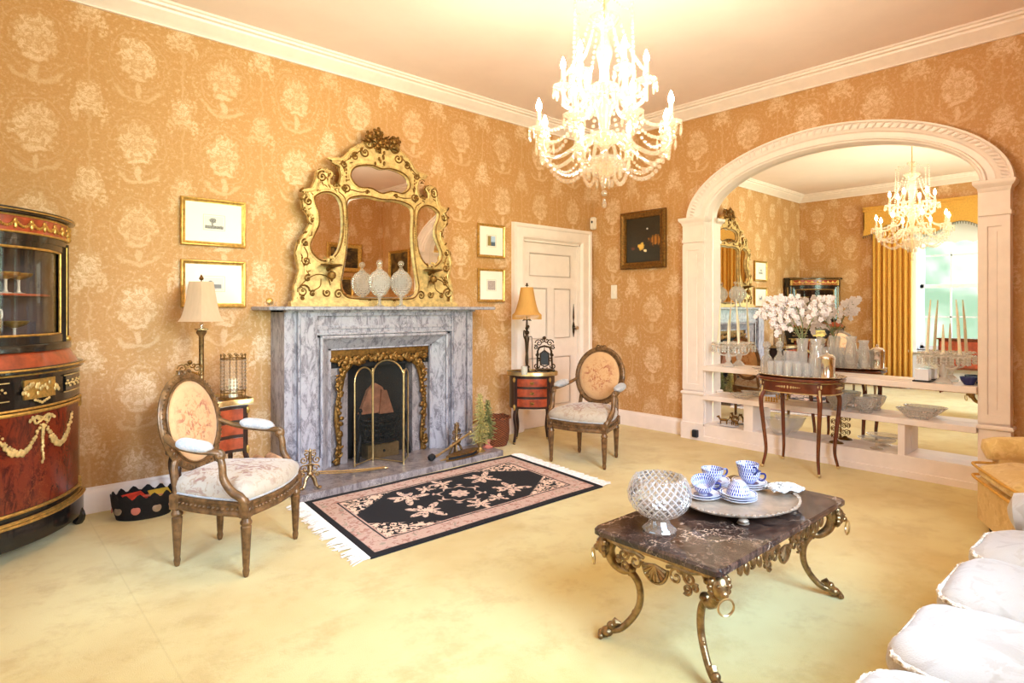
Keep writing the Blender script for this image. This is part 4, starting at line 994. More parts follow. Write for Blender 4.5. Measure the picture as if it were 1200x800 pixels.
for k in range(26): x_ = random.uniform(-.12, .12); yy = -.602-.14*(1-(x_/.46)**2)-.014; b.ball((x_, yy, .892+random.uniform(-.03, .03)), (.010, .006, .013), 6, 4)
for k in range(7): x_ = -.045+.015*k; b.ball((x_, -.602-.14-.012, .815-.006*abs(3-k)*-1), (.01, .006, .008), 6, 4)
b.build('gilt_relief', 'pale_gold', cc)
# swag with ribbon on the lower door
b = MB()
def onf(x_, z_, o=.016): return (x_+random.uniform(-.005, .005), -.60-.14*(1-(x_/.46)**2)-o, z_+random.uniform(-.005, .005))
for s_ in (-1, 1):
    for k in range(22):
        t2 = k/21; x_ = s_*(.02+.24*t2); z_ = .70-.13*sin(pi*min(1, t2*1.02))**.9 + .0*t2 - .02*(1-t2); r = .009+.008*sin(pi*t2)*random.uniform(.7, 1.2)
        b.ball(onf(x_, z_), (r, .008, r), 7, 5); b.ball(onf(x_+.008, z_+.014), (r*.6, .006, r*.6), 6, 4)
    for k in range(10): t2 = k/9; b.ball(onf(s_*(.02+.06*t2), .72+.02*sin(pi*t2)), (.009, .006, .009), 6, 4)
    b.tube([onf(s_*(.0+.05*abs(sin(a))), .725+.025*sin(2*a)*.8) for a in [pi*i/12 for i in range(13)]], .006, 6)
for k in range(15): b.ball(onf(0, .69-.014*k), (.013-.0006*k, .008, .012), 7, 5)
b.build('gilt_swag', 'pale_gold', cc)
# compotes in cabinet
def compote(lx, ly, z, label, first=None, s_=1):
    c, s2 = cos(R(45)), sin(R(45)); wx, wy = XR+.035+lx*c-ly*s2, -.035+lx*s2+ly*c
    if first: return dup(first, None, (wx, wy, z), None, label)
    t_ = thing('compote', label, 'compote', (wx, wy, z), 0, 'gilt stemmed dishes in the corner cabinet')
    MB().lathe([(0, 0), (.035, 0), (.035, .005), (.012, .012), (.008, .03), (.008, .08), (.014, .088), (0, .09)], n=16).build('stem', 'marble_pale', t_)
    MB().lathe([(.012, .085), (.05, .10), (.068, .115), (.07, .125), (.06, .122), (.02, .10), (0, .098)], n=20, caps=False).build('bowl', 'gold', t_); return t_
c0 = compote(.24, -.40, 1.412, 'gilt stemmed dish on the upper shelf of the corner cabinet, nearest the right side')
compote(.11, -.44, 1.412, 'gilt stemmed dish on the upper shelf of the corner cabinet, second from the right', c0)
compote(-.07, -.46, 1.412, 'gilt stemmed dish on the upper shelf of the corner cabinet, at the middle', c0)
compote(.19, -.42, 1.13, 'gilt stemmed dish low in the corner cabinet beside the gilt jug', c0)
t_ = thing('jug', 'gilt and white jug low in the corner cabinet', 'jug', (XR+.035+(-.02*cos(R(45))+.44*sin(R(45))), -.035+(-.02*sin(R(45))-.44*cos(R(45))), 1.13), R(45))
MB().lathe([(0, 0), (.045, 0), (.06, .03), (.075, .08), (.078, .12), (.068, .16), (.062, .20), (.055, .20), (.06, .15), (.03, .02), (0, .02)], n=20).build('body', 'gold', t_)
MB().tube(catmull([(.065, 0, .18), (.10, 0, .19), (.105, 0, .15), (.075, 0, .12)], 5), .006, 6).build('handle', 'marble_pale', t_)
MB().lathe([(.063, .17), (.066, .18), (.064, .205), (.058, .205)], n=20, caps=False).build('rim', 'marble_pale', t_)

# ================================================================== ARMCHAIRS
def armchair(loc, rz, label):
    """faces local +x"""
    t_ = thing('armchair', label, 'armchair', loc, rz, 'carved oval back armchairs')
    FX, BX, FW, BW = .225, -.215, .258, .18
    plan = []
    n = 8
    for i in range(n+1): u = i/n; plan.append((FX+.045*sin(pi*u), -FW+2*FW*u))       # front, bowed
    for i in range(1, n+1): u = i/n; plan.append((FX+(BX-FX)*u, FW+(BW-FW)*u+.018*sin(pi*u)))
    for i in range(1, n+1): u = i/n; plan.append((BX-.02*sin(pi*u), BW-2*BW*u))
    for i in range(1, n): u = i/n; plan.append((BX+(FX-BX)*u, -BW-(FW-BW)*u-.018*sin(pi*u)))
    # seat rail
    b = MB(); b.sweep(plan, [(0, .295), (.010, .298), (.012, .31), (.006, .32), (.006, .35), (.012, .358), (.010, .37), (0, .375), (-.03, .375), (-.03, .295)], closed=True)
    P = plan; 
    for i in range(len(P)):
        p, q = Vector(P[i]), Vector(P[(i+1) % len(P)]); d = q-p; nn = Vector((d.y, -d.x)).normalized()*.01
        m = max(1, int(d.length/.022))
        for k in range(m): w_ = p.lerp(q, (k+.5)/m); b.ball((w_.x+nn.x, w_.y+nn.y, .335), (.009, .009, .007), 6, 4, M=Matrix.Rotation(.6, 4, 'Z'))
    b.build('seat_rail', 'walnut', t_)
    # legs
    fl = lambda a, z, k: 1-.10*(1 if sin(a*8) > .2 else 0) if 2 < k < 8 else 1
    lp = [(.010, 0), (.014, .01), (.017, .03), (.014, .045), (.016, .055), (.019, .12), (.022, .18), (.025, .235), (.026, .25), (.021, .256), (.028, .266), (.028, .275), (.022, .285), (.022, .30)]
    legp = [(FX-.005, FW-.01), (FX-.005, -FW+.01), (BX+.01, BW), (BX+.01, -BW)]
    for x_, y_ in legp:
        b = MB().lathe(lp, (x_, y_, 0), 24, mod=fl); b.bbox(x_-.026, x_+.026, y_-.026, y_+.026, .296, .376, .004); b.ball((x_+(.026 if x_ > 0 else -.026), y_, .335), (.006, .016, .016), 8, 5); b.build('leg', 'walnut', t_)
    # cushion
    vs = [(0, 0, .455)]; fs = []; rings = [(1.0, .375), (1.035, .39), (1.04, .415), (1.0, .44), (.90, .462), (.72, .478), (.45, .489), (.2, .493)]; m = len(plan)
    vs[0] = (0, 0, .494)
    for s_, z in rings: vs += [(x_*s_, y_*s_, z) for x_, y_ in plan]
    for j in range(len(rings)-1):
        for i in range(m): k = (i+1) % m; fs.append((1+j*m+i, 1+j*m+k, 1+(j+1)*m+k, 1+(j+1)*m+i))
    j = len(rings)-1
    for i in range(m): fs.append((1+j*m+i, 1+j*m+(i+1) % m, 0))
    MB().add(vs, fs).build('seat_cushion', 'tapestry_seat', t_, angle=80)
    b = MB().tube([(x_*1.015, y_*1.015, .380) for x_, y_ in plan], .006, 6, closed=True); b.build('piping', 'pad_fabric', t_)
    # oval back
    tl = R(-11); c = Vector((-.255, 0, .715)); Mb = Matrix.Translation(c) @ Matrix.Rotation(tl, 4, 'Y')
    A_, B_ = .222, .245
    ring = [Mb @ Vector((0, A_*cos(2*pi*i/48), B_*sin(2*pi*i/48))) for i in range(48)]
    up_ = Mb.to_3x3() @ Vector((1, 0, 0))
    b = MB().tube(ring, .023, 10, closed=True, flat=.75, up=tuple(up_))
    for i in range(64):
        a = 2*pi*i/64; b.ball(Mb @ Vector((.017, A_*1.03*cos(a), B_*1.03*sin(a))), (.005, .010, .007), 6, 4, M=Matrix.Rotation(a+.7, 4, 'X'))
    ring2 = [Mb @ Vector((.016, (A_-.022)*cos(2*pi*i/40), (B_-.022)*sin(2*pi*i/40))) for i in range(40)]; b.tube(ring2, .005, 6, closed=True)
    for s_ in (-1, 1):  # ribbon crest
        b.tube([Mb @ Vector((.012, s_*(.045*abs(sin(a))), B_+.012+.02*sin(2*a))) for a in [pi*i/10 for i in range(11)]], .007, 6)
        b.tube(catmull([Mb @ Vector((.01, s_*.02, B_+.012)), Mb @ Vector((.012, s_*.06, B_+.002)), Mb @ Vector((.012, s_*.10, B_-.02))], 5), .008, 6)
        # stiles down to rail
        b.tube(catmull([Mb @ Vector((0, s_*.165, -.175)), Vector((-.225, s_*.175, .50)), Vector((-.21, s_*BW, .40)), Vector((BX+.01, s_*BW, .33))], 5), .018, 8)
    b.ball(Mb @ Vector((.015, 0, B_+.018)), (.012, .016, .016), 8, 6)
    b.build('back_frame', 'walnut', t_)
    dome = []; fs = []; rr = [0, .3, .6, .8, .93, 1]; n = 32
    for sgn in (1, -1):
        base = len(dome); dome.append(Mb @ Vector((sgn*.030, 0, 0)))
        for q in rr[1:]:
            for i in range(n): a = 2*pi*i/n; dome.append(Mb @ Vector((sgn*(.004+.026*sqrt(max(0, 1-q**4))), (A_-.018)*q*cos(a), (B_-.018)*q*sin(a))))
        for i in range(n): fs.append((base, base+1+i, base+1+(i+1) % n))
        for j in range(len(rr)-2):
            for i in range(n): k = (i+1) % n; fs.append((base+1+j*n+i, base+1+j*n+k, base+1+(j+1)*n+k, base+1+(j+1)*n+i))
    MB().add(dome, fs).build('back_upholstery', 'tapestry_back', t_, angle=80)
    # arms
    for s_ in (-1, 1):
        pb = Mb @ Vector((.0, s_*.215, -.03))
        b = MB(); pts = catmull([pb, Vector((-.16, s_*.262, .645)), Vector((-.03, s_*.285, .625)), Vector((.085, s_*.285, .62)), Vector((.115, s_*.284, .612))], 6)
        b.tube(pts, [.016+.004*sin(pi*i/len(pts)) for i in range(len(pts))], 10, flat=.8)
        b.tube([(.10+x_, s_*.284, .60+z_) for x_, z_ in spiral(0, 0, .026, .006, pi/2, -1.2)], .012, 8)
        b.ball((.105, s_*.284, .602), (.024, .024, .024), 10, 8)
        sup = catmull([Vector((.105, s_*.284, .60)), Vector((.118, s_*.286, .55)), Vector((.125, s_*.286, .49)), Vector((.165, s_*.282, .43)), Vector((.215, s_*.268, .39)), Vector((FX-.002, s_*(FW-.006), .34))], 6)
        b.tube(sup, [.019+.009*(i/len(sup))**1.5 for i in range(len(sup))], 10, flat=.9)
        ao = b.build('arm', 'walnut', t_)
        p = MB(); q = [Vector((-.135+.02*i, s_*(.268+.018*min(1, i/5)), .66-.002*i)) for i in range(11)]
        p.tube(q, [.014, .034, .040, .042, .042, .042, .042, .041, .038, .03, .01], 14, flat=.72); p.build('arm_pad', 'pad_fabric', ao)
    return t_
ch0 = armchair((-4.515, -1.325, 0), R(-50), 'carved oval back armchair beside the fireplace, nearest the black corner cabinet')
c1 = dup(ch0, None, (-1.55, -1.28, 0), R(196), 'carved oval back armchair standing in front of the door and oval side table')

# ================================================================== SIDE TABLES
def side_table(label, loc, rz, plan, w, top_z, mat_c, oval):
    t_ = thing('side_table', label, 'side table', loc, rz, 'three drawer side tables beside the fireplace')
    MB().prism(plan, top_z-.022, top_z, inset=.006, zi=.006).build('table_top', 'marble_pale' if not oval else 'dark_wood', t_, angle=35)
    b = MB(); b.sweep(plan, [(-.004, top_z-.02), (.006, top_z-.018), (.006, top_z+.012), (.002, top_z+.018), (-.004, top_z+.014)], closed=True); b.build('gallery', 'brass', t_, angle=35)
    pl2 = [(x_*.9, y_*.88) for x_, y_ in plan]; zb = top_z-.34
    MB().prism(pl2, zb, top_z-.022).build('carcass', 'dark_wood', t_, angle=30)
    # drawers follow the front of plan
    fr = sorted([p for p in pl2 if p[1] < -.02 and abs(p[0]) < w*.36], key=lambda p: p[0])
    n = 24; xs = [-w*.36+2*w*.36*i/n for i in range(n+1)]
    def fy(x_):
        best = 0
        m = len(pl2)
        for i in range(m):
            (xa, ya), (xb, yb) = pl2[i], pl2[(i+1) % m]
            if min(xa, xb) <= x_ <= max(xa, xb) and abs(xb-xa) > 1e-9:
                y_ = ya+(yb-ya)*(x_-xa)/(xb-xa); best = min(best, y_)
        return best
    for k in range(3):
        z0 = zb+.022+k*.098; z1 = z0+.074; b = MB(); vs = []; fs = []
        for x_ in xs: y_ = fy(x_); vs += [(x_, y_+.004, z0), (x_, y_-.009, z0), (x_, y_-.009, z1), (x_, y_+.004, z1)]
        for i in range(n):
            for q in range(4): l = (q+1) % 4; fs.append((i*4+q, i*4+l, i*4+4+l, i*4+4+q))
        fs += [(0, 1, 2, 3), tuple(n*4+q for q in (3, 2, 1, 0))]
        do = b.add(vs, fs).build('drawer', 'drawer_wood', t_, angle=40)
        h = MB(); h.ball((0, fy(0)-.014, (z0+z1)/2), (.022, .006, .012), 8, 5); h.tube(catmull([(-.022, fy(0)-.016, (z0+z1)/2), (0, fy(0)-.022, (z0+z1)/2-.016), (.022, fy(0)-.016, (z0+z1)/2)], 4), .003, 5); h.build('drawer_pull', 'dark_gilt', do)
    lx = w*.40; ly0 = max(fy(lx), fy(-lx))*.92; ly1 = max(p[1] for p in pl2)*.8
    for x_, y_ in ((-lx, ly0), (lx, ly0), (-lx*.9, ly1), (lx*.9, ly1)):
        sx_ = math.copysign(1, x_); sy_ = math.copysign(1, y_)
        pts = catmull([(x_, y_, top_z-.04), (x_, y_, zb+.02), (x_+sx_*.012, y_+sy_*.012, zb-.08), (x_+sx_*.0, y_+sy_*.0, .14), (x_+sx_*.015, y_+sy_*.015, .012), (x_+sx_*.018, y_+sy_*.018, 0)], 5)
        lo = MB().tube(pts, [.020-.009*(i/len(pts)) for i in range(len(pts))], 8).build('leg', 'dark_wood', t_)
        g = MB(); g.ball((x_+sx_*.014, y_+sy_*.014, zb+.01), (.014, .014, .03), 8, 6); g.ball((x_+sx_*.014, y_+sy_*.014, top_z-.06), (.014, .014, .026), 8, 6); g.ball((x_+sx_*.014, y_+sy_*.014, .014), (.015, .015, .014), 8, 5); g.build('gilt_mount', 'gold', lo)
    return t_
ov = [(.25*cos(2*pi*i/40), .18*sin(2*pi*i/40)) for i in range(40)]
side_table('dark oval side table with brass gallery and three red drawers in front of the door', (-1.42, -.44, 0), R(-44), ov, .40, .69, 'dark_wood', True)
ser = []
for i in range(13): u = i/12; ser.append((-.24+.48*u, -.17-.03*sin(pi*u)-.012*cos(4*pi*u)))
ser += [(.26, -.10), (.25, 0), (.26, .10), (.24, .17)]+[(-.24, .17), (-.26, .10), (-.25, 0), (-.26, -.10)]
side_table('serpentine three drawer side table with pale marble top behind the left armchair', (-4.375, -.31, 0), 0, ser, .50, .695, 'dark_wood', False)
# ---- lamps
t_ = thing('table_lamp', 'tall brass column lamp with a cream bell shade in front of the framed prints', 'table lamp', (-4.40, -.27, .695))
b = MB(); b.bbox(-.05, .05, -.05, .05, 0, .02, .004); b.bbox(-.035, .035, -.035, .035, .02, .05, .004); b.lathe([(.022, .05), (.024, .06), (.018, .07), (.0165, .44), (.022, .45), (.030, .46), (.034, .475), (.026, .485)], n=16, mod=lambda a, z, k: 1-.08*(sin(a*10) > 0) if k in (2, 3) else 1); b.bbox(-.034, .034, -.034, .034, .485, .495, .002); b.build('column', 'antique_brass', t_)
MB().lathe([(.012, .495), (.012, .56), (.006, .57)], n=12).build('stem', 'crystal', t_)
def shade(name, par, zb, zt, rb, rt, mat, n, bell=.5, phase=0, fluteamt=0, thick=.003):
    pr = []
    for i in range(13): u = i/12; pr.append((rb+(rt-rb)*(u**bell), zb+(zt-zb)*u))
    pr2 = [(r-thick, z) for r, z in reversed(pr)]
    sq = lambda a, z, k: (1/max(abs(cos((a+phase)-round((a+phase)/(2*pi/6))*(2*pi/6))), .5)) if fluteamt else 1
    return MB().lathe(pr+pr2+[pr[0]], n=n, mod=sq, caps=False).build(name, mat, par, angle=22 if fluteamt else 50)
shade('lamp_shade', t_, .545, .815, .142, .075, 'shade_cream', 24, .55, .3, 1)
b = MB(); b.lathe([(.003, .80), (.004, .825), (.012, .83), (.016, .838), (.01, .85), (.004, .862), (0, .868)], n=12); b.build('finial', 'dark_gilt', t_)
t_ = thing('table_lamp', 'bronze figure lamp with a gold fringed bell shade on the oval side table', 'table lamp', (-1.50, -.45, .69))
b = MB(); b.lathe([(.06, 0), (.062, .012), (.03, .022), (.02, .05), (.03, .065), (.014, .08)], n=16)
b.lathe([(.013, .08), (.018, .12), (.014, .2), (.02, .3), (.026, .34), (.014, .38), (.010, .42), (.018, .44), (.012, .46), (.008, .53), (.006, .56)], n=12)
b.tube(catmull([(0, 0, .34), (.05, -.01, .36), (.07, 0, .30), (.075, .0, .15), (.09, .01, .03)], 6), .004, 6); b.tube(catmull([(0, 0, .38), (-.035, 0, .42), (-.04, .0, .37), (-.02, 0, .33)], 5), .008, 6); b.ball((-.005, -.005, .40), .024, 8, 6); b.ball((.0, -.012, .46), .018, 8, 6)
for k in range(8): a = k*pi/4; b.tube([(0, 0, .52), (.03*cos(a), .03*sin(a), .53), (.045*cos(a), .045*sin(a), .515)], [.004, .008, .002], 6)
b.build('bronze_figure', 'bronze_dark', t_)
shade('lamp_shade', t_, .575, .845, .145, .062, 'shade_gold', 32, .5)
b = MB()
for k in range(84): a = 2*pi*k/84; b.tube([(.143*cos(a), .143*sin(a), .577), (.143*cos(a+.02), .143*sin(a+.02), .53)], .0032, 4)
b.build('fringe', 'shade_gold', t_)
MB().lathe([(.003, .83), (.004, .855), (.018, .862), (.014, .87), (.006, .872), (.012, .885), (.0, .89)], n=12).build('finial', 'bronze_dark', t_)
o = thing('candle_pot', 'short cream candle in a glass on the oval side table', 'candle', (-1.60, -.52, .69)); MB().lathe([(0, 0), (.028, 0), (.030, .01), (.030, .075), (.0, .07)], n=20).build('wax', 'candle_wax', o); MB().lathe([(.032, 0), (.033, .08), (.031, .08), (.0305, .004)], n=20, caps=False).build('glass_cup', 'clear_glass', o)
# ornate easel frames
def easel(label, loc, rz, s_, grp='gilt metal easel frames on the side tables'):
    t_ = thing('easel_frame', label, 'ornament frame', loc, rz, grp); b = MB(); Mz = Matrix.Rotation(R(-10), 4, 'X')
    def q(x_, z_, y_=0): return Mz @ Vector((x_*s_, y_, z_*s_))
    b.tube([q(-.06, .03), q(-.055, .17), q(-.04, .20), q(0, .21), q(.04, .20), q(.055, .17), q(.06, .03)], .009*s_, 6); b.tube([q(-.07, .02), q(.07, .02)], .011*s_, 6)
    b.tube([q(-.035, .06), q(-.035, .15), q(0, .175), q(.035, .15), q(.035, .06), q(0, .045)], .006*s_, 6, closed=True)
    for s2 in (-1, 1):
        for (cx, cz, r0, tn, a0) in ((.045, .235, .03, 1.5, 0), (.02, .255, .022, 1.3, 2), (.07, .20, .02, 1.4, 1), (.065, .05, .025, 1.4, 3), (.05, .10, .016, 1.3, 1), (.03, .02, .018, 1.3, 2), (.06, .14, .015, 1.3, 2)):
            b.tube([q(s2*x_, z_) for x_, z_ in spiral(cx, cz, r0, .003, a0, tn, 14)], .005*s_, 5)
        b.ball(q(s2*.07, 0.013), .012*s_, 6, 5)
    b.ball(q(0, .275), .016*s_, 8, 6); b.tube([q(0, .2), q(0, .12, .09*s_), q(0, .0, .13*s_)], .004, 5)
    b.build('frame', 'bronze_dark' if s_ > 1 else 'dark_gilt', t_)
    MB().add([q(-.034, .06), q(.034, .06), q(.034, .15), q(0, .172), q(-.034, .15), q(-.034, .06, .004), q(.034, .06, .004), q(.034, .15, .004), q(0, .172, .004), q(-.034, .15, .004)], [(0, 1, 2, 3, 4), (9, 8, 7, 6, 5)]).build('glass', 'iron', t_, smooth=False)
    return t_
easel('openwork bronze easel frame beside the fringed lamp on the oval side table', (-1.30, -.50, .69), R(-40), 1.25)
easel('openwork gilt easel frame behind the left armchair back', (-4.49, -.34, .695), R(-15), 1.0)
# crystal lantern
t_ = thing('crystal_candle_lantern', 'cylindrical crystal bead candle lantern on the marble topped side table', 'candle holder', (-4.215, -.34, .70))
b = MB(); b.lathe([(0, 0), (.095, 0), (.098, .008), (.09, .014), (0, .014)], n=28)
for z_ in (.05, .28): b.tube([(.08*cos(2*pi*i/32), .08*sin(2*pi*i/32), z_) for i in range(32)], .004, 6, closed=True)
for k in range(12):
    a = 2*pi*k/12; b.tube([(.08*cos(a), .08*sin(a), .01), (.08*cos(a), .08*sin(a), .30)], .0025, 5)
    b.tube([(.08*cos(a)+x_*-sin(a), .08*sin(a)+x_*cos(a), z_) for x_, z_ in spiral(0, .30, .014, .003, 0, 1.2, 8)], .0025, 4); b.tube([(.08*cos(a)+x_*-sin(a), .08*sin(a)+x_*cos(a), z_) for x_, z_ in spiral(0, .065, .014, .003, 0, 1.2, 8)], .0025, 4)
b.build('wire_frame', 'dark_gilt', t_)
b = MB()
for k in range(24):
    a = 2*pi*k/24
    for j in range(9): b.ball((.078*cos(a), .078*sin(a), .075+.024*j), (.0085, .0085, .010), 5, 4)
b.build('crystal_beads', 'crystal', t_)
MB().lathe([(0, .014), (.03, .014), (.03, .14), (0, .14)], n=16).build('candle', 'candle_wax', t_)
# ================================================================== FLOOR THINGS
# rug, slightly skewed against the hearth
rg = thing('rug', 'black and pink floral rug with white fringes in front of the hearth', 'rug', (-2.99, -1.30, 0))
RC = [Vector((-1.015, -.585)), Vector((.905, -.585)), Vector((1.04, .585)), Vector((-.90, .545))]
nx, ny = 20, 12; vs = []; fs = []; uvs = []
def rp(u, v): return RC[0]*(1-u)*(1-v)+RC[1]*u*(1-v)+RC[2]*u*v+RC[3]*(1-u)*v
for j in range(ny+1):
    for i in range(nx+1):
        q = rp(i/nx, j/ny); vs.append((q.x, q.y, .010+.0015*sin(i*.9+j*.5)))
k0 = len(vs)
for j in range(ny+1):
    for i in range(nx+1): q = rp(i/nx, j/ny); vs.append((q.x, q.y, .001))
for j in range(ny):
    for i in range(nx):
        a = j*(nx+1)+i; f = (a, a+1, a+nx+2, a+nx+1); fs.append(f); uvs.append([((q % (nx+1))/nx*2-1, (q//(nx+1))/ny*1.16-.58) for q in f])
        fs.append(tuple(k0+q for q in reversed(f))); uvs.append([(0, 0)]*4)
for L in ([(i, i+1) for i in range(nx)], [(ny*(nx+1)+i+1, ny*(nx+1)+i) for i in range(nx)], [((j+1)*(nx+1), j*(nx+1)) for j in range(ny)], [(j*(nx+1)+nx, (j+1)*(nx+1)+nx) for j in range(ny)]):
    for a, c in L: fs.append((c, a, k0+a, k0+c)); uvs.append([(.99, .57)]*4)
MB().add(vs, fs, uvs).build('pile', 'rug_pattern', rg, angle=60)
random.seed(21)
simple('fringe_cotton', (238, 226, 214), .8, nscale=40, namt=.15)
for u, sg in ((0, -1), (1, 1)):
    b = MB()
    for k in range(120):
        q = rp(u, (k+.5)/120); a = random.uniform(-.5, .5); L = random.uniform(.09, .13)
        b.tube([(q.x, q.y, .008), (q.x+sg*L*.4, q.y+a*.02, .012), (q.x+sg*L*.8, q.y+a*.06, .008), (q.x+sg*L, q.y+a*.08, .005)], [.004, .0045, .004, .002], 4)
    b.build('fringe', 'fringe_cotton', rg)
# black scalloped basket with papers
bk = thing('magazine_basket', 'black scalloped oval basket with round picture medallions on the floor by the wall', 'basket', (-4.745, -.285, 0), R(-12))
n = 72; vs = []; fs = []
for (r, z) in ((.86, 0), (1.0, .09), (1.04, .15)):
    for i in range(n): a = 2*pi*i/n; zz = z+(.016*sin(a*14) if z > .14 else 0); vs.append((.175*r*cos(a), .12*r*sin(a), zz))
for (r, z) in ((1.01, .15), (.97, .09), (.83, .008)):
    for i in range(n): a = 2*pi*i/n; zz = z+(.016*sin(a*14) if z > .14 else 0); vs.append((.175*r*cos(a), .12*r*sin(a), zz))
for j in range(5):
    for i in range(n): k = (i+1) % n; fs.append((j*n+i, j*n+k, (j+1)*n+k, (j+1)*n+i))
fs.append(tuple(reversed(range(n)))); fs.append(tuple(range(5*n, 6*n)))
MB().add(vs, fs).build('body', 'black_fabric', bk, angle=60)
for k in range(9):
    a = 2*pi*k/9+.28; M = Matrix.Translation((.166*cos(a), .114*sin(a), .065)) @ Matrix.Rotation(atan2(sin(a)/.12, cos(a)/.175), 4, 'Z') @ Matrix.Rotation(R(83), 4, 'Y')
    mo = MB().lathe([(0, 0), (.026, 0), (.026, .005), (.022, .007), (0, .007)], n=18, M=M).build('medallion', 'silver_worn' if k % 2 else 'pink_paper', bk)
for i, (x_, y_, rz, m, l) in enumerate(((-.05, -.01, .3, 'red_paper', 'red magazine lying on top in the black scalloped basket'), (.05, .02, -.3, 'pink_paper', 'pink magazine under the others in the black scalloped basket'), (.09, .01, .1, 'yellow_paper', 'yellow edged magazine at the right end of the black scalloped basket'))):
    o = MB().bbox(-.06, .06, -.045, .045, 0, .008, .002, M=Matrix.Rotation(R(18 if i != 1 else -10), 4, 'X')).build('magazine', m); c_, s_ = cos(R(-12)), sin(R(-12))
    o.location = (-4.745+x_*c_-y_*s_, -.285+x_*s_+y_*c_, .125-.012*(i == 1)); o.rotation_euler = (0, 0, rz); tag(o, l, 'magazine', 'magazines in the black basket')
# footstool and logs left of the hearth
fs2 = thing('footstool', 'low red patterned footstool between the left side table and the fireplace', 'footstool', (-4.00, -.40, 0))
tapestry('stool_fabric', (150, 74, 58), (206, 170, 140), (98, 40, 34), 22, None, .9)
MB().bbox(-.09, .09, -.10, .10, .10, .20, .02).build('cushion', 'stool_fabric', fs2)
for sx_ in (-1, 1):
    for sy_ in (-1, 1): MB().lathe([(.012, 0), (.018, .05), (.014, .105)], (sx_*.07, sy_*.075, 0), 10).build('leg', 'walnut', fs2)
simple('log_wood', (206, 160, 124), .8, nscale=14, namt=.25)
for i, (x_, l_) in enumerate(((-4.05, 'pale cut log on the red footstool, left of the two'), (-3.955, 'pale cut log on the red footstool, right of the two'))):
    o = MB().lathe([(0, -.09), (.036, -.09), (.040, -.08), (.041, .08), (.036, .09), (0, .09)], n=18, M=Matrix.Rotation(R(90), 4, 'X'), mod=lambda a, z, k: 1+.03*sin(a*5)).build('log', 'log_wood'); o.location = (x_, -.40, .241); tag(o, l_, 'log', 'logs beside the fireplace')
# wicker basket
wb = thing('wicker_basket', 'round reddish wicker basket on the floor between the mantel and side table', 'basket', (-1.77, -.28, 0))
pr = [(.115, 0), (.135, .05), (.145, .15), (.14, .25), (.148, .265), (.14, .275), (.13, .26), (.13, .1), (.11, .02), (0, .02)]
MB().lathe(pr, n=48, mod=lambda a, z, k: 1+.012*sin(a*24+k*pi)).build('body', 'wicker', wb)
b = MB(); b.tube([(.145*cos(2*pi*i/40), .145*sin(2*pi*i/40), .268+.004*sin(i*2.5)) for i in range(40)], .011, 6, closed=True); b.tube([(.14*cos(a), .0, .27+.03*sin(a)) for a in [pi*.0+.3*i for i in range(4)]], .006, 6); b.build('rim', 'wicker', wb)
# tinsel trees
simple('tinsel_gold', (196, 184, 120), .3, .5, nscale=60, namt=.4)
simple('tinsel_green', (150, 150, 96), .35, .4, nscale=60, namt=.4)
def tree(x, y, h, label, mname, seed):
    random.seed(seed); t_ = thing('tinsel_tree', label, 'decoration', (x, y, .05), 0, 'small tinsel trees on the hearth')
    MB().lathe([(.045, 0), (.05, .01), (.03, .02), (.018, .04), (.03, .065), (.035, .08), (.0, .085)], n=16).build('pot', 'brass' if seed == 1 else 'pink_paper', t_)
    b = MB(); b.tube([(0, 0, .08), (0, 0, h)], .004, 5)
    for i in range(300):
        u = i/300; z = .09+(h-.09)*u; r = (.06*(1-u)**.7+.015)*random.uniform(.5, 1.5); a = i*2.4+random.random()
        b.tube([(0, 0, z), (r*cos(a), r*sin(a), z-.01+random.uniform(-.03, .02))], [.005, .0035], 3, caps=False)
    b.build('tinsel_branches', mname, t_, smooth=False)
tree(-2.19, -.57, .52, 'tall pale gold tinsel tree on the right end of the hearth, nearer the fireplace', 'tinsel_gold', 1)
tree(-2.045, -.50, .44, 'shorter green gold tinsel tree on the right end of the hearth, nearer the wicker basket', 'tinsel_green', 2)
# fire dogs (ornate brass rests) and irons
def firedog(x, y, label):
    t_ = thing('fire_dog', label, 'fire iron rest', (x, y, .05), R(-20), 'ornate brass fire iron rests on the hearth'); b = MB()
    for s_ in (-1, 1):
        b.tube(catmull([(0, 0, .10), (s_*.03, -.015, .07), (s_*.04, -.03, .03), (s_*.06, -.045, .0)], 6), .011, 8); b.ball((s_*.06, -.045, .012), (.018, .018, .012)); b.tube(catmull([(0, 0, .10), (s_*.02, .03, .06), (s_*.04, .05, 0)], 5), .009, 6)
        for (cx, cz, r0, a0) in ((.035, .14, .03, 0), (.045, .20, .028, 2), (.025, .245, .024, 1), (.05, .10, .018, 3)): b.tube([(s_*x_, 0, z_) for x_, z_ in spiral(cx, cz, r0, .004, a0, 1.4, 16)], .0055, 6)
    b.lathe([(.016, .08), (.024, .10), (.012, .12), (.018, .16), (.010, .18), (.016, .21), (.008, .24), (.012, .255), (.006, .275), (.0, .285)], n=12); b.tube([(-.05, -.02, .165), (0, -.03, .175), (.05, -.02, .165)], .006, 6); b.build('body', 'antique_brass', t_)
    return t_
fd = firedog(-3.775, -.60, 'ornate brass fire iron rest at the left end of the hearth')
dup(fd, None, (-2.40, -.50, .05), R(20), 'ornate brass fire iron rest right of the fire screen, by the tinsel trees')
t_ = thing('fire_tongs', 'long brass fire tongs lying along the hearth from the left rest', 'fire tool', (-3.92, -.53, .06))
b = MB()
for s_ in (-1, 1): b.tube(catmull([(0, s_*.004, .09), (.12, s_*.012, .10), (.2, s_*.03, .075), (.5, s_*.028, .03), (.74, s_*.012, .012), (.80, s_*.02, .008)], 6), .0055, 6)
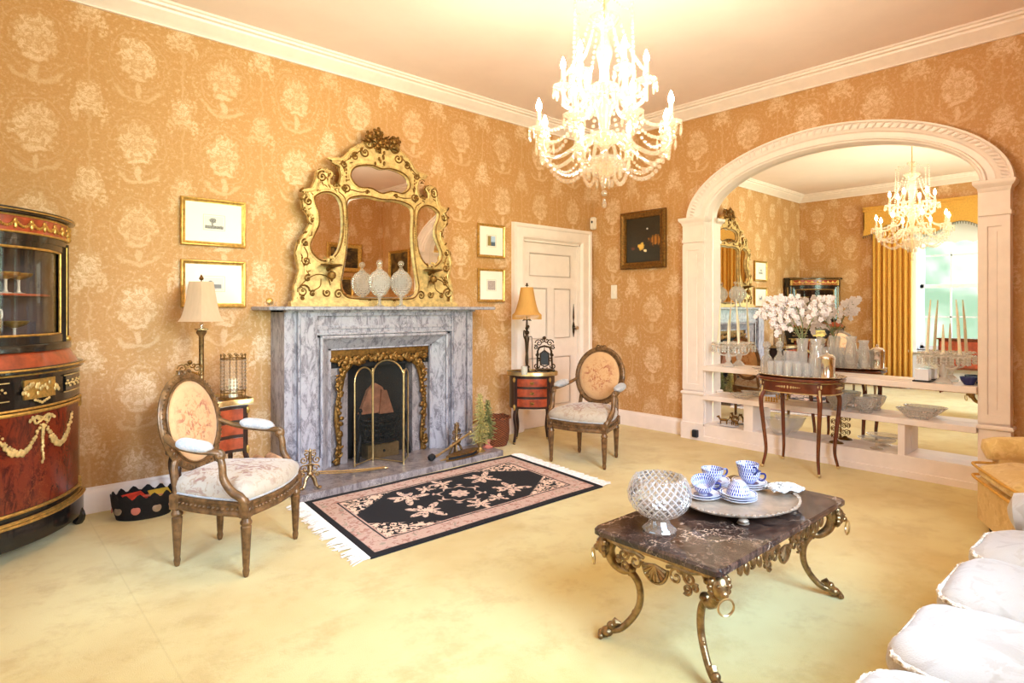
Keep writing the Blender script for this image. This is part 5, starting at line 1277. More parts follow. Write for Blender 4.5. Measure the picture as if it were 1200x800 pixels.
b.ball((0, 0, .09), (.02, .012, .012)); b.lathe([(.01, -.02), (.014, 0), (.010, .02)], (.05, 0, .095), 10); b.ball((.14, 0, .098), .014, 8, 6); b.ball((.80, .02, .006), (.014, .01, .005), 6, 4); b.ball((.80, -.02, .006), (.014, .01, .005), 6, 4); b.build('tong_arms', 'brass', t_)
t_ = thing('hearth_brush', 'brass handled hearth brush with black bristles leaning on the right rest', 'fire tool', (-2.69, -.55, .05))
b = MB(); b.tube(catmull([(.03, 0, .03), (.12, .0, .06), (.30, .02, .125), (.42, .03, .17)], 6), [.014, .013, .012]+[.010]*16, 8); b.ball((.43, .031, .175), .016, 8, 6); b.ball((.2, .01, .09), (.016, .014, .014), 8, 6); b.build('handle', 'brass', t_)
b = MB(); b.lathe([(.022, -.045), (.03, -.03), (.026, .0), (.012, .012)], n=16, M=Matrix.Translation((.01, 0, .036)) @ Matrix.Rotation(R(68), 4, 'Y')); b.build('bristles', 'bristle', t_)
t_ = thing('bellows', 'gilt hearth bellows resting beside the brush on the right rest', 'bellows', (-2.42, -.64, .05), R(5))
M = Matrix.Translation((0, 0, .03)) @ Matrix.Rotation(R(-2), 4, 'Y'); pl = [(.16*cos(a)*(1 if cos(a) > 0 else 1.3), .055*sin(a)*(1-.3*(cos(a) < 0)*abs(cos(a)))) for a in [2*pi*i/24 for i in range(24)]]
b = MB(); b.prism(pl, .012, .022, M); b.prism(pl, -.022, -.012, M); b.build('boards', 'dark_gilt', t_)
MB().prism([(x_*.9, y_*.9) for x_, y_ in pl], -.012, .012, M).build('leather', 'black_fabric', t_); MB().tube([M @ Vector((-.19, 0, 0)), M @ Vector((-.27, 0, 0))], [.012, .004], 8).build('nozzle', 'brass', t_)

# ================================================================== CONSOLE TABLE BY THE MIRROR
CT = (-.445, -2.64); TZ = .765
t_ = thing('console_table', 'mahogany cabriole leg side table with gilt mounts standing in front of the arch shelves', 'table', (CT[0], CT[1], 0))
pl = []
for i in range(48): a = 2*pi*i/48; pl.append((.265*math.copysign(abs(cos(a))**.8, cos(a)), .335*math.copysign(abs(sin(a))**.8, sin(a))))
MB().prism(pl, TZ-.022, TZ, inset=.006, zi=.007).build('table_top', 'mahogany', t_, angle=35)
MB().prism([(x_*.9, y_*.92) for x_, y_ in pl], TZ-.12, TZ-.022).build('apron', 'mahogany', t_, angle=35)
b = MB()
for z_ in (TZ-.118, TZ-.03): b.tube([(x_*.905, y_*.925, z_) for x_, y_ in pl], .004, 5, closed=True)
for a0 in (pi, pi/2, -pi/2, 0):
    for k in range(11): u = (k-5)/5; a = a0+u*.22; x_, y_ = .24*math.copysign(abs(cos(a))**.8, cos(a)), .31*math.copysign(abs(sin(a))**.8, sin(a)); b.ball((x_*1.0, y_, TZ-.07), (.008, .008, .012*(1.2-abs(u))), 6, 4)
b.build('gilt_mount', 'pale_gold', t_)
for sx_ in (-1, 1):
    for sy_ in (-1, 1):
        x_, y_ = sx_*.175, sy_*.215
        pts = catmull([(x_, y_, TZ-.03), (x_+sx_*.005, y_+sy_*.005, TZ-.12), (x_+sx_*.03, y_+sy_*.02, TZ-.2), (x_+sx_*.012, y_+sy_*.006, .35), (x_-sx_*.004, y_-sy_*.006, .15), (x_+sx_*.02, y_+sy_*.01, .02)], 6)
        lo = MB().tube(pts, [.024-.013*(i/len(pts)) for i in range(len(pts))], 8).build('leg', 'mahogany', t_)
        g = MB(); g.ball((x_+sx_*.022, y_+sy_*.012, .015), (.017, .015, .015), 8, 6); 
        for k in range(7): q = pts[4+k]; g.ball((q.x+sx_*.014, q.y+sy_*.010, q.z), (.011-.001*k, .011-.001*k, .014), 6, 5)
        for s2 in (-1, 1): g.ball((pts[3].x+sx_*.018, pts[3].y+sy_*.012+s2*.012, pts[3].z+.02), (.006, .006, .018), 6, 4)
        g.build('gilt_foot_mount', 'pale_gold', lo)
# silver tray on console
def tray(name, label, loc, a_, b_, mat, wave=26, rz=0, feet=0, zoff=.0):
    t_ = thing(name, label, 'tray', loc, rz); n = 160; vs = []; fs = []
    for (r, z) in ((.5, .003), (.88, .003), (.93, .008), (.97, .016), (1.0, .018), (.995, .012), (.93, .002), (.88, -.001), (.5, -.001)):
        for i in range(n): t2 = 2*pi*i/n; w_ = 1+(.022*abs(sin(t2*wave/2))+.012*sin(t2*8) if r > .95 else 0); vs.append((a_*r*w_*cos(t2), b_*r*w_*sin(t2), z+feet))
    for j in range(8):
        for i in range(n): k = (i+1) % n; fs.append((j*n+i, j*n+k, (j+1)*n+k, (j+1)*n+i))
    fs.append(tuple(range(n))); fs.append(tuple(reversed(range(8*n, 9*n)))); MB().add(vs, fs).build('plate', mat, t_, angle=60)
    b = MB()
    for i in range(wave*2): t2 = 2*pi*i/(wave*2); b.ball((a_*.985*cos(t2), b_*.985*sin(t2), .017+feet), (.009, .009, .006), 6, 4)
    b.build('beaded_rim', mat, t_)
    if feet:
        for sx_ in (-1, 1):
            for sy_ in (-1, 1): f_ = MB(); f_.ball((sx_*a_*.62, sy_*b_*.62, feet*.5), (.02, .02, feet*.5)); f_.ball((sx_*a_*.66, sy_*b_*.66, feet*.75), (.022, .022, feet*.35)); f_.ball((sx_*a_*.62, sy_*b_*.62, .006), (.026, .026, .006)); f_.build('foot', mat, t_)
    return t_
tray('serving_tray', 'scalloped silver tray under the glassware on the mahogany table', (CT[0]-.01, CT[1], TZ+.002), .245, .345, 'silver')
Zt = TZ+.007
def dec(x, y, label):
    t_ = thing('decanter', label, 'decanter', (x, y, Zt), 0, 'cut glass decanters on the silver tray')
    MB().lathe([(0, 0), (.05, 0), (.054, .01), (.052, .09), (.045, .13), (.022, .16), (.018, .19), (.028, .205), (.026, .208), (.014, .19), (.0, .19)], n=20).build('body', 'cut_crystal', t_)
    b = MB().ball((0, 0, .243), .034, 12, 8); b.lathe([(.012, .19), (.014, .215), (.01, .22)], n=10); b.build('stopper', 'cut_crystal', t_)
dec(-.50, -2.385, 'cut glass decanter with ball stopper at the left end of the silver tray'); dec(-.40, -2.45, 'cut glass decanter with ball stopper, second from the left on the tray')
tm = thing('tumbler', 'clear glass tumbler standing in the rows on the silver tray', 'glass', (-.60, -2.47, Zt), 0, 'tumblers and tall glasses on the silver tray')
MB().lathe([(0, 0), (.030, 0), (.034, .02), (.037, .115), (.035, .115), (.031, .015), (0, .012)], n=16).build('body', 'clear_glass', tm)
spots = [(-.62, -2.54), (-.625, -2.615), (-.62, -2.69), (-.53, -2.50), (-.53, -2.575), (-.535, -2.65), (-.44, -2.54), (-.44, -2.615), (-.535, -2.725)]
for s_ in spots: dup(tm, None, (s_[0], s_[1], Zt), 0)
hb = thing('tall_glass', 'tall clear highball glass at the middle back of the silver tray', 'glass', (-.36, -2.56, Zt), 0, 'tall glasses on the silver tray')
MB().lathe([(0, 0), (.03, 0), (.034, .02), (.036, .19), (.034, .19), (.031, .015), (0, .012)], n=16).build('body', 'clear_glass', hb)
for s_ in ((-.33, -2.49), (-.36, -2.63)): dup(hb, None, (s_[0], s_[1], Zt), 0)
def jug(x, y, h, label):
    t_ = thing('glass_jug', label, 'jug', (x, y, Zt), R(50), 'glass jugs on the silver tray')
    MB().lathe([(0, 0), (.045, 0), (.058, .03), (.062, h*.4), (.045, h*.7), (.036, h*.85), (.048, h), (.045, h), (.034, h*.85), (.058, h*.4), (.04, .01), (0, .01)], n=22).build('body', 'clear_glass', t_)
    MB().tube(catmull([(.042, 0, h*.93), (.085, 0, h*.97), (.10, 0, h*.7), (.06, 0, h*.42)], 6), .007, 8).build('handle', 'crystal', t_)
jug(-.48, -2.79, .26, 'tall clear glass jug beside the silver ice bucket'); jug(-.34, -2.73, .30, 'taller clear glass jug behind the ice bucket, nearest the mirror')
t_ = thing('ice_bucket', 'polished silver ice bucket with domed lid at the right end of the tray', 'ice bucket', (-.535, -2.885, Zt))
MB().lathe([(0, 0), (.058, 0), (.062, .006), (.058, .012), (.060, .15), (.064, .156), (.064, .162), (.0, .16)], n=28).build('body', 'silver', t_)
b = MB().lathe([(.062, .162), (.06, .17), (.045, .188), (.015, .196), (.008, .205), (0, .205)], n=28); b.ball((0, 0, .213), .012); b.build('lid', 'silver', t_)
# blossom vase
t_ = thing('blossom_vase', 'glass vase of pale pink blossom branches behind the tumblers on the mahogany table', 'flowers', (-.30, -2.60, Zt))
MB().lathe([(0, 0), (.04, 0), (.042, .01), (.03, .1), (.045, .26), (.05, .30), (.047, .30), (.04, .24), (.026, .1), (0, .02)], n=20).build('vase', 'clear_glass', t_)
random.seed(31); st_ = MB(); bl_ = MB()
def spray(p0, dirs):
    pts = catmull(dirs, 8); st_.tube(pts, [.004]*len(pts), 5)
    for i, q in enumerate(pts):
        u = i/len(pts)
        if u < .42: continue
        for k in range(2):
            c = q+Vector((random.uniform(-.05, .05), random.uniform(-.06, .06), random.uniform(-.05, .06)))
            st_.tube([q, c], .0015, 3, caps=False)
            for m in range(5):
                a = m*2*pi/5+k; ax = Vector((random.uniform(-.3, .3), cos(a), sin(a)))*.014; bl_.ball(c+ax, (.005, .011, .011), 5, 4)
            bl_.ball(c, .005, 4, 3)
S0 = Vector((0, 0, .25))
spray(0, [S0, (-.02, .06, .38), (-.03, .16, .48), (-.02, .28, .52), (-.02, .36, .50)])
spray(0, [S0, (-.03, .04, .40), (-.03, .12, .55), (-.02, .20, .62), (-.02, .27, .60)])
spray(0, [S0, (0, .04, .36), (-.02, .12, .42), (.0, .2, .42), (0, .24, .36)])
spray(0, [S0, (0, 0, .42), (0, .03, .52), (0, .05, .58), (.01, .10, .64)])
spray(0, [S0, (0, -.05, .40), (.02, -.10, .50), (.02, -.15, .58), (.0, -.17, .60)])
spray(0, [S0, (.02, .02, .36), (.05, .07, .44), (.07, .14, .48), (.08, .2, .46)])
st_.build('stems', 'stem_green', t_); bl_.build('blossoms', 'blossom', t_)

# ================================================================== SHELF ORNAMENTS
def candelabrum(y, label, ht):
    t_ = thing('crystal_candelabrum', label, 'candelabrum', (-.045, y, .756), 0, 'three light crystal candelabra on the shelf'); b = MB()
    b.lathe([(0, 0), (.055, 0), (.058, .01), (.04, .03), (.018, .05), (.026, .075), (.03, .10), (.016, .13), (.014, .15), (.028, .165), (.0, .18)], n=20)
    for s_ in (-1, 1): b.tube(catmull([(0, 0, .13), (0, s_*.045, .11), (0, s_*.09, .13), (0, s_*.105, .18)], 6), .009, 8)
    b.build('stem', 'shelf_crystal', t_)
    dz = {-1: .19, 0: .19, 1: .19}
    for s_ in (-1, 0, 1):
        y_, z_ = s_*.105, dz[s_]; bb = MB(); bb.lathe([(.012, z_-.015), (.035, z_), (.060, z_+.012), (.058, z_+.016), (.03, z_+.006), (.012, z_+.03), (.016, z_+.035), (0, z_+.035)], (0, y_, 0), 16)
        for k in range(12):
            a = 2*pi*k/12; 
            for m in range(3): bb.ball((.062*cos(a), y_+.062*sin(a), z_+.006-.022*m), (.009, .009, .012), 5, 4)
            bb.tube([(.02*cos(a), y_+.02*sin(a), z_+.02), (.058*cos(a+.15), y_+.058*sin(a+.15), z_+.045), (.066*cos(a), y_+.066*sin(a), z_+.03)], [.004, .014, .002], 5, flat=.35)
        po = bb.build('drip_pan', 'shelf_crystal', t_)
        h = ht if s_ else ht*.55; dy = s_*(-.02 if h > .4 else -.01)
        MB().tube([(0, y_, z_+.03), (0, y_-s_*.012, z_+.03+h*.6), (0, y_-s_*.024, z_+.03+h)], [.0115, .0095, .004], 10).build('candle', 'candle_wax', po)
candelabrum(-1.79, 'three light crystal candelabrum with tall cream candles at the left end of the shelf', .44)
candelabrum(-3.545, 'three light crystal candelabrum with tall cream candles at the right end of the shelf', .42)
def bowl(name, label, loc, pr, mat='cut_crystal', mod=None, n=36, sx=1, sy=1, cat='bowl'):
    t_ = MB().lathe(pr, n=n, mod=mod, sx=sx, sy=sy).build(name, mat); t_.location = loc; tag(t_, label, cat); return t_
scal = lambda a, z, k: 1+.05*sin(a*12) if k in (3, 4) else 1
bowl('glass_dish', 'low cut glass dish on the middle shelf near the left pilaster', (-.05, -1.93, .462), [(0, 0), (.05, 0), (.07, .02), (.09, .045), (.085, .045), (.06, .012), (0, .01)], sy=1.3, sx=.8)
bowl('scalloped_bowl', 'wide scalloped cut glass bowl on the middle shelf at the right', (-.04, -3.38, .462), [(0, 0), (.05, 0), (.07, .02), (.11, .075), (.105, .078), (.06, .015), (0, .012)], mod=lambda a, z, k: (1+.05*abs(sin(a*9)) if k in (3, 4) else 1), n=72, sx=.78, sy=1.35)
bowl('crystal_basket', 'tall cut crystal fruit bowl on the middle shelf behind the mahogany table', (-.05, -2.80, .462), [(0, 0), (.05, 0), (.055, .01), (.05, .03), (.08, .08), (.095, .135), (.09, .138), (.07, .08), (.04, .03), (0, .03)], sx=.9, sy=1.1)
bowl('crystal_basket', 'cut crystal fruit bowl on the middle shelf, right of the other one', (-.05, -3.01, .462), [(0, 0), (.045, 0), (.05, .01), (.045, .025), (.075, .07), (.09, .12), (.085, .123), (.065, .07), (.035, .025), (0, .025)], sx=.9)
bowl('glass_bowl', 'large clear glass bowl on the bottom shelf left of the table legs', (-.04, -2.30, .172), [(0, 0), (.05, 0), (.09, .06), (.12, .14), (.115, .14), (.08, .06), (.03, .012), (0, .012)], mat='clear_glass', sx=.75, sy=1.2)
t_ = thing('cake_stand', 'clear glass cake stand on the bottom shelf right of the mahogany table', 'cake stand', (-.045, -3.09, .172)); MB().lathe([(0, 0), (.045, 0), (.05, .006), (.012, .02), (.012, .06), (.0, .07)], n=20).build('foot', 'crystal', t_); MB().lathe([(0, .062), (.09, .066), (.115, .082), (.118, .09), (.10, .078), (0, .072)], n=32, sx=.85, sy=1.2).build('plate', 'clear_glass', t_)
# wrought lantern on bottom shelf
t_ = thing('wrought_lantern', 'gold openwork metal lantern on the bottom shelf behind the table legs', 'lantern', (-.045, -2.78, .172)); b = MB(); b.lathe([(0, 0), (.06, 0), (.05, .012), (.02, .02), (.012, .03), (0, .03)], n=16, sx=.8)
for k in range(6):
    for j in range(3): b.tube([(.0+.035*cos(k*pi/3)+x_*-sin(k*pi/3)*.9, .035*sin(k*pi/3)+x_*cos(k*pi/3), z_) for x_, z_ in spiral(0, .06+.06*j, .026, .005, 0, 1.2, 10)], .003, 4)
b.build('scrollwork', 'dark_gilt', t_)
# carved dogs on a plate
t_ = thing('plate', 'oval pale plate on the bottom shelf at the left end', 'plate', (-.05, -1.79, .172)); MB().lathe([(0, 0), (.05, 0), (.075, .008), (.09, .016), (.086, .018), (.05, .006), (0, .006)], n=28, sx=.75, sy=1.25).build('dish', 'porcelain', t_)
def figurine(y, rz, label, first=None):
    if first: return dup(first, None, (-.055, y, .19), rz, label)
    t_ = thing('animal_figurine', label, 'figurine', (-.055, y, .19), rz, 'small carved animal figurines on the plate'); b = MB()
    b.tube(catmull([(-.04, 0, .035), (-.02, 0, .04), (.02, 0, .04), (.035, 0, .05), (.045, 0, .068)], 4), [.008, .012, .014, .014, .014, .013, .013, .012, .012, .011, .010, .010, .010, .009, .009, .009, .008], 8)
    b.tube([(.045, 0, .07), (.066, 0, .066)], [.011, .006], 8); b.tube(catmull([(-.04, 0, .04), (-.055, 0, .06), (-.06, 0, .085)], 4), [.004]*8+[.002], 5)
    for s_ in (-1, 1):
        b.ball((.042, s_*.009, .07), (.006, .003, .012), 6, 4)
        for x_ in (-.032, .026): b.tube([(x_, s_*.008, .035), (x_+.004, s_*.010, .015), (x_, s_*.010, 0)], [.006, .005, .004], 6); b.ball((x_+.003, s_*.010, .003), (.007, .005, .003), 6, 4)
    b.build('body', 'dark_gilt', t_); return t_
f0 = figurine(-1.745, R(110), 'small dark animal figurine on the oval plate, left of the two'); figurine(-1.86, R(70), 'small dark animal figurine on the oval plate, right of the two', f0)
t_ = thing('brass_ornament', 'small gilt cluster ornament on the middle shelf behind the table, left side', 'ornament', (-.05, -2.22, .462)); b = MB(); random.seed(9)
for i in range(5): y_ = -.05+.025*i; b.lathe([(0, 0), (.014, 0), (.006, .01), (.01, .03+.01*(i % 2)), (.004, .045), (0, .05)], (0, y_, 0), 10)
b.build('figures', 'gold', t_)
bowl('navy_bowl', 'small navy blue and white bowl on the top shelf beside the right candelabrum', (-.02, -3.70, .756), [(0, 0), (.03, 0), (.05, .03), (.058, .06), (.054, .06), (.04, .02), (0, .012)], mat='navy')
o = MB().bbox(-.05, .03, -.045, .045, 0, .09, .004).build('white_box', 'porcelain'); o.location = (-.02, -3.41, .766); tag(o, 'small white box on a dark stand, left of the right candelabrum', 'box')
o = MB().bbox(-.06, .04, -.06, .06, 0, .01, .002).build('box_stand', 'black_plastic'); o.location = (-.02, -3.41, .756); tag(o, 'flat dark stand under the small white box on the top shelf', 'stand')
bowl('glass_saucer', 'flat glass saucer on the top shelf left of the mahogany table', (-.06, -2.10, .756), [(0, 0), (.03, 0), (.06, .015), (.056, .017), (.03, .004), (0, .004)], cat='dish')

# ================================================================== COFFEE TABLE
KX, KY = -3.148, -3.445; HL, HW_, KZ = .578, .278, .45
ct = thing('coffee_table', 'low coffee table with dark veined marble top and gilt bronze scroll legs', 'coffee table', (KX, KY, 0))
pl = []
for cx, cy, a0 in ((HL, HW_, 0), (-HL, HW_, 90), (-HL, -HW_, 180), (HL, -HW_, 270)):
    for k in range(5): a = R(a0+90*k/4); sx_, sy_ = math.copysign(1, cx), math.copysign(1, cy); pl.append((cx-sx_*.03+.03*cos(a), cy-sy_*.03+.03*sin(a)))
b = MB(); b.prism([(x_*.985, y_*.97) for x_, y_ in pl], KZ-.03, KZ-.024); b.prism(pl, KZ-.024, KZ, inset=.010, zi=.008); b.build('marble_top', 'dark_marble', ct, angle=35)
b = MB()
for (x0, x1, y0, y1) in ((-HL+.04, HL-.04, -HW_+.03, -HW_+.045), (-HL+.04, HL-.04, HW_-.045, HW_-.03), (-HL+.03, -HL+.045, -HW_+.04, HW_-.04), (HL-.045, HL-.03, -HW_+.04, HW_-.04)): b.box(x0, x1, y0, y1, KZ-.05, KZ-.03)
b.build('apron_frame', 'antique_brass', ct, smooth=False)
def cap(d, c0):   # pierced apron ornament centred on c0, running along d (unit), hanging down
    b = MB(); d = Vector(d); c0 = Vector(c0)
    def q(u, z, o_=0): return c0+d*u+Vector((0, 0, z))+Vector((d.y, -d.x, 0))*o_
    for k in range(9):   # shell fan
        a = R(-170+20*k); b.tube([q(0, -.03), q(.055*cos(a)*.9, -.035+.055*sin(a))], [.004, .009], 6)
    b.tube([q(.055*cos(a), -.035+.062*sin(a)) for a in [R(-180+12*k) for k in range(16)]], .006, 6)
    for s_ in (-1, 1):
        for (u, z, r0, a0, tn) in ((.09, -.045, .035, 0, 1.4), (.145, -.035, .025, 2, 1.4), (.11, -.012, .022, 1, 1.2), (.135, -.075, .02, 4, 1.3), (.17, -.06, .014, 1, 1.2)):
            b.tube([q(s_*x_, z_) for x_, z_ in spiral(u, z, r0, .004, a0, tn, 16)], .0055, 6)
        b.tube([q(s_*.05, -.02), q(s_*.09, -.01), q(s_*.14, -.015), q(s_*.19, 0)], .007, 6)
    return b
for d, c0 in (((0, 1, 0), (-HL+.035, 0, KZ-.045)), ((0, 1, 0), (HL-.035, 0, KZ-.045))): cap(d, c0).build('shell_ornament', 'antique_brass', ct)
for sy_ in (-1, 1):
    b = cap((1, 0, 0), (0, sy_*(HW_-.035), KZ-.045)); random.seed(6)
    for s_ in (-1, 1):
        for k in range(7):
            x_ = s_*(.07+.05*k); b.ball((x_, sy_*(HW_-.035), KZ-.065-.012*(k % 2)), (.016, .010, .028), 7, 5, M=Matrix.Rotation(s_*.4, 4, 'Y')); b.tube([(x_+a, sy_*(HW_-.035), z_) for a, z_ in spiral(0, KZ-.07, .02, .004, k, 1.2, 10)], .005, 5)
    b.build('leaf_swag', 'antique_brass', ct)
for sx_ in (-1, 1):
    for sy_ in (-1, 1):
        # the leg bows in the plane along the short side for the ends
        dv = Vector((sx_*.55, sy_*.83, 0)).normalized(); O = Vector((sx_*(HL-.075), sy_*(HW_-.065), 0))
        def q(u, z): return O+dv*u+Vector((0, 0, z))
        b = MB()
        top = catmull([q(-.045, KZ-.095), q(-.07, KZ-.065), q(-.045, KZ-.04), q(.0, KZ-.045), q(.025, KZ-.09), q(.01, KZ-.14), q(-.03, KZ-.17), q(-.065, KZ-.165)], 6)
        b.tube(top, [.012+.010*sin(pi*i/len(top)) for i in range(len(top))], 10)
        low = catmull([q(-.055, KZ-.165), q(-.09, KZ-.22), q(-.095, KZ-.29), q(-.07, KZ-.35), q(-.02, KZ-.405), q(.035, .028)], 6)
        b.tube(low, [.015-.002*(i/len(low)) for i in range(len(low))], 10)
        b.ball(q(-.045, KZ-.095), .014); b.ball(q(-.06, KZ-.16), (.022, .022, .018))
        for k in range(5): a = k*1.2; b.ball(q(-.055+.014*cos(a), KZ-.17+.014*sin(a)), .009, 6, 5)
        # paw foot
        b.ball(q(.035, .026), (.026, .026, .02), 10, 8)
        for k in (-1.5, -.5, .5, 1.5): w_ = Vector((-dv.y, dv.x, 0)); b.ball(q(.06, .012)+w_*.011*k, (.014, .014, .012), 7, 5)
        b.tube([q(.02, .045), q(.0, .07), q(-.02, .065)], [.012, .016, .004], 6); b.ball(q(.02, .05), .018, 8, 6)
        for k in range(3): b.ball(low[8+5*k]+Vector((0, 0, .014)), (.008, .008, .014), 6, 4)
        lo = b.build('leg', 'antique_brass', ct)
        # lion mask and ring
        m_ = MB(); c = q(.045, KZ-.075); m_.ball(c, (.034, .034, .042), 12, 8); m_.ball(c+dv*.03+Vector((0, 0, -.012)), (.016, .016, .014), 8, 6)
        w_ = Vector((-dv.y, dv.x, 0))
        for s_ in (-1, 1): m_.ball(c+dv*.024+w_*s_*.014+Vector((0, 0, .012)), (.010, .010, .007), 6, 5); m_.ball(c+w_*s_*.03+Vector((0, 0, .02)), (.012, .012, .014), 7, 5)
        for k in range(14): a = k*2*pi/14; m_.ball(c+w_*.034*cos(a)+Vector((0, 0, .040*sin(a))), (.012, .012, .012), 6, 5)
        mo = m_.build('lion_mask', 'antique_brass', lo)
        r_ = MB(); rc = c+dv*.045+Vector((0, 0, -.05)); r_.tube([rc+w_*.028*cos(a)+Vector((0, 0, .03*sin(a)))+dv*.004*sin(a) for a in [2*pi*i/24 for i in range(24)]], .004, 6, closed=True); r_.build('ring', 'brass', mo) if False else r_.build('ring', 'brass', lo)
# crystal punch bowl
pb = thing('crystal_bowl', 'large footed cut crystal bowl at the left end of the marble coffee table', 'bowl', (-3.555, -3.372, KZ+.001))
MB().lathe([(0, 0), (.062, 0), (.066, .006), (.062, .014), (.042, .030), (.038, .046), (.046, .06), (0, .06)], n=32, mod=lambda a, z, k: 1+.02*sin(a*24)).build('foot', 'crystal', pb)
n = 48; rings = [(.04, .055), (.075, .066), (.105, .09), (.122, .12), (.126, .15), (.118, .18), (.106, .203), (.103, .21)]
vs = []; fs = []; rr = []
for k in range(29):
    u = k/28*(len(rings)-1); i = min(int(u), len(rings)-2); f_ = u-i; r = rings[i][0]*(1-f_)+rings[i+1][0]*f_; z = rings[i][1]*(1-f_)+rings[i+1][1]*f_; rr.append((r, z))
for k, (r, z) in enumerate(rr):
    for i in range(n):
        cut = 0; vs.append(((r-cut)*cos(2*pi*i/n), (r-cut)*sin(2*pi*i/n), z+(.004*sin(i*pi/2) if k > 26 else 0)))
o_ = len(rr)
for r, z in reversed(rr):
    for i in range(n): vs.append(((r-.009)*cos(2*pi*i/n), (r-.009)*sin(2*pi*i/n), z+.004))
for j in range(2*o_-1):
    for i in range(n): k = (i+1) % n; fs.append((j*n+i, j*n+k, (j+1)*n+k, (j+1)*n+i))
fs.append(tuple(reversed(range(n)))); fs.append(tuple(range((2*o_-1)*n, 2*o_*n)))
MB().add(vs, fs).build('bowl', 'bowl_crystal', pb, smooth=False)
# silver tray and tea things
TX, TY = -3.055, -3.445
tray('tea_tray', 'oval worn silver tray with scalloped rim and feet on the coffee table', (TX, TY, KZ+.001), .285, .235, 'silver_worn', 30, R(-8), .028)
ZT = KZ+.001+.028+.004
sau = MB().lathe([(0, 0), (.035, 0), (.04, .004), (.062, .008), (.076, .016), (.078, .018), (.074, .018), (.06, .011), (.035, .006), (0, .006)], n=36, uv=True)
cup = MB().lathe([(0, 0), (.024, 0), (.028, .006), (.042, .022), (.050, .042), (.052, .056), (.050, .056), (.047, .042), (.036, .018), (0, .010)], n=32, uv=True)
S0_ = None; C0_ = None
simple('gilt_rim', (200, 150, 60), .3, .9)
def saucers(x, y, k, lab):
    global S0_
    for i in range(k):
        l = lab.replace('#', ('lowest' if i == 0 else 'topmost' if i == k-1 else 'middle') if k > 1 else 'only')
        if S0_ is None: S0_ = sau.build('saucer', 'rim_china'); tag(S0_, l, 'saucer', 'blue and white saucers on the silver tray'); o = S0_
        else: o = S0_.copy(); COL.objects.link(o); o['label'] = l
        o.location = (x, y, ZT+.0105*i)
    return ZT+.0105*(k-1)
def cupat(x, y, z, rz, label, tilt=0, off=(0, 0)):
    global C0_
    if C0_ is None:
        C0_ = cup.build('teacup', 'net_china'); tag(C0_, label, 'teacup', 'blue net pattern teacups on the silver tray')
        MB().tube(catmull([(.048, 0, .048), (.068, 0, .050), (.072, 0, .034), (.058, 0, .018), (.042, 0, .020)], 6), .0042, 8).build('handle', 'navy', C0_)
        MB().lathe([(.0435, .059), (.045, .0605), (.0435, .062), (.0415, .0605)], n=32).build('rim', 'gilt_rim', C0_) if False else None
        o = C0_
    else: o = dup(C0_, None, None, None, label)
    o.location = (x+off[0], y+off[1], z); o.rotation_euler = (tilt, 0, rz); return o
z = saucers(-3.155, -3.330, 2, 'blue rimmed saucer under the tilted cup by the crystal bowl, # of the pair'); cupat(-3.155, -3.330, z+.022, R(-60), 'blue net teacup tipped on its side towards the camera, beside the crystal bowl', R(24), (0, .0))
z = saucers(-2.995, -3.285, 4, 'blue rimmed saucer in the tall stack at the back of the tray, # part'); cupat(-2.995, -3.285, z+.009, R(-35), 'blue net teacup on the tall saucer stack at the back of the tray')
z = saucers(-2.865, -3.40, 3, 'blue rimmed saucer under the two nested cups, # of the stack'); cupat(-2.865, -3.40, z+.009, R(-80), 'lower of the two stacked blue net teacups at the right of the tray'); cupat(-2.868, -3.392, z+.042, R(-120), 'upper of the two stacked blue net teacups at the right of the tray')
z = saucers(-3.075, -3.455, 3, 'blue rimmed saucer under the upturned cup, # of the stack')
o = cupat(-3.075, -3.455, z+.068, R(-140), 'upturned blue net teacup on the front saucer stack, rim down'); o.rotation_euler = (pi, 0, R(-140)-pi)
# folded napkin
nv = []; nf = []; nn_ = 12
for j in range(9):
    for i in range(nn_+1):
        u, v = i/nn_, j/8; nv.append((-.075+.15*u, -.045+.09*v, .012+.018*sin(pi*u)*sin(pi*v)+.006*sin(u*14+v*5)))
for j in range(8):
    for i in range(nn_): a = j*(nn_+1)+i; nf.append((a, a+1, a+nn_+2, a+nn_+1))
t = NT('napkin_print'); co = t.coords(); MAT['napkin_print'] = t.bsdf(t.mix(t.ss(t.noise(co, 60, 3, .6, 1), .48, .58), lin((232, 228, 222)), lin((120, 116, 110))), .8)
o = MB().add(nv, nf).build('napkin', 'napkin_print', angle=80); md = o.modifiers.new('thick', 'SOLIDIFY'); md.thickness = .012; o.location = (-2.83, -3.545, ZT+.010); o.rotation_euler = (0, 0, R(-35)); tag(o, 'folded grey patterned napkin on the right rim of the silver tray', 'napkin')

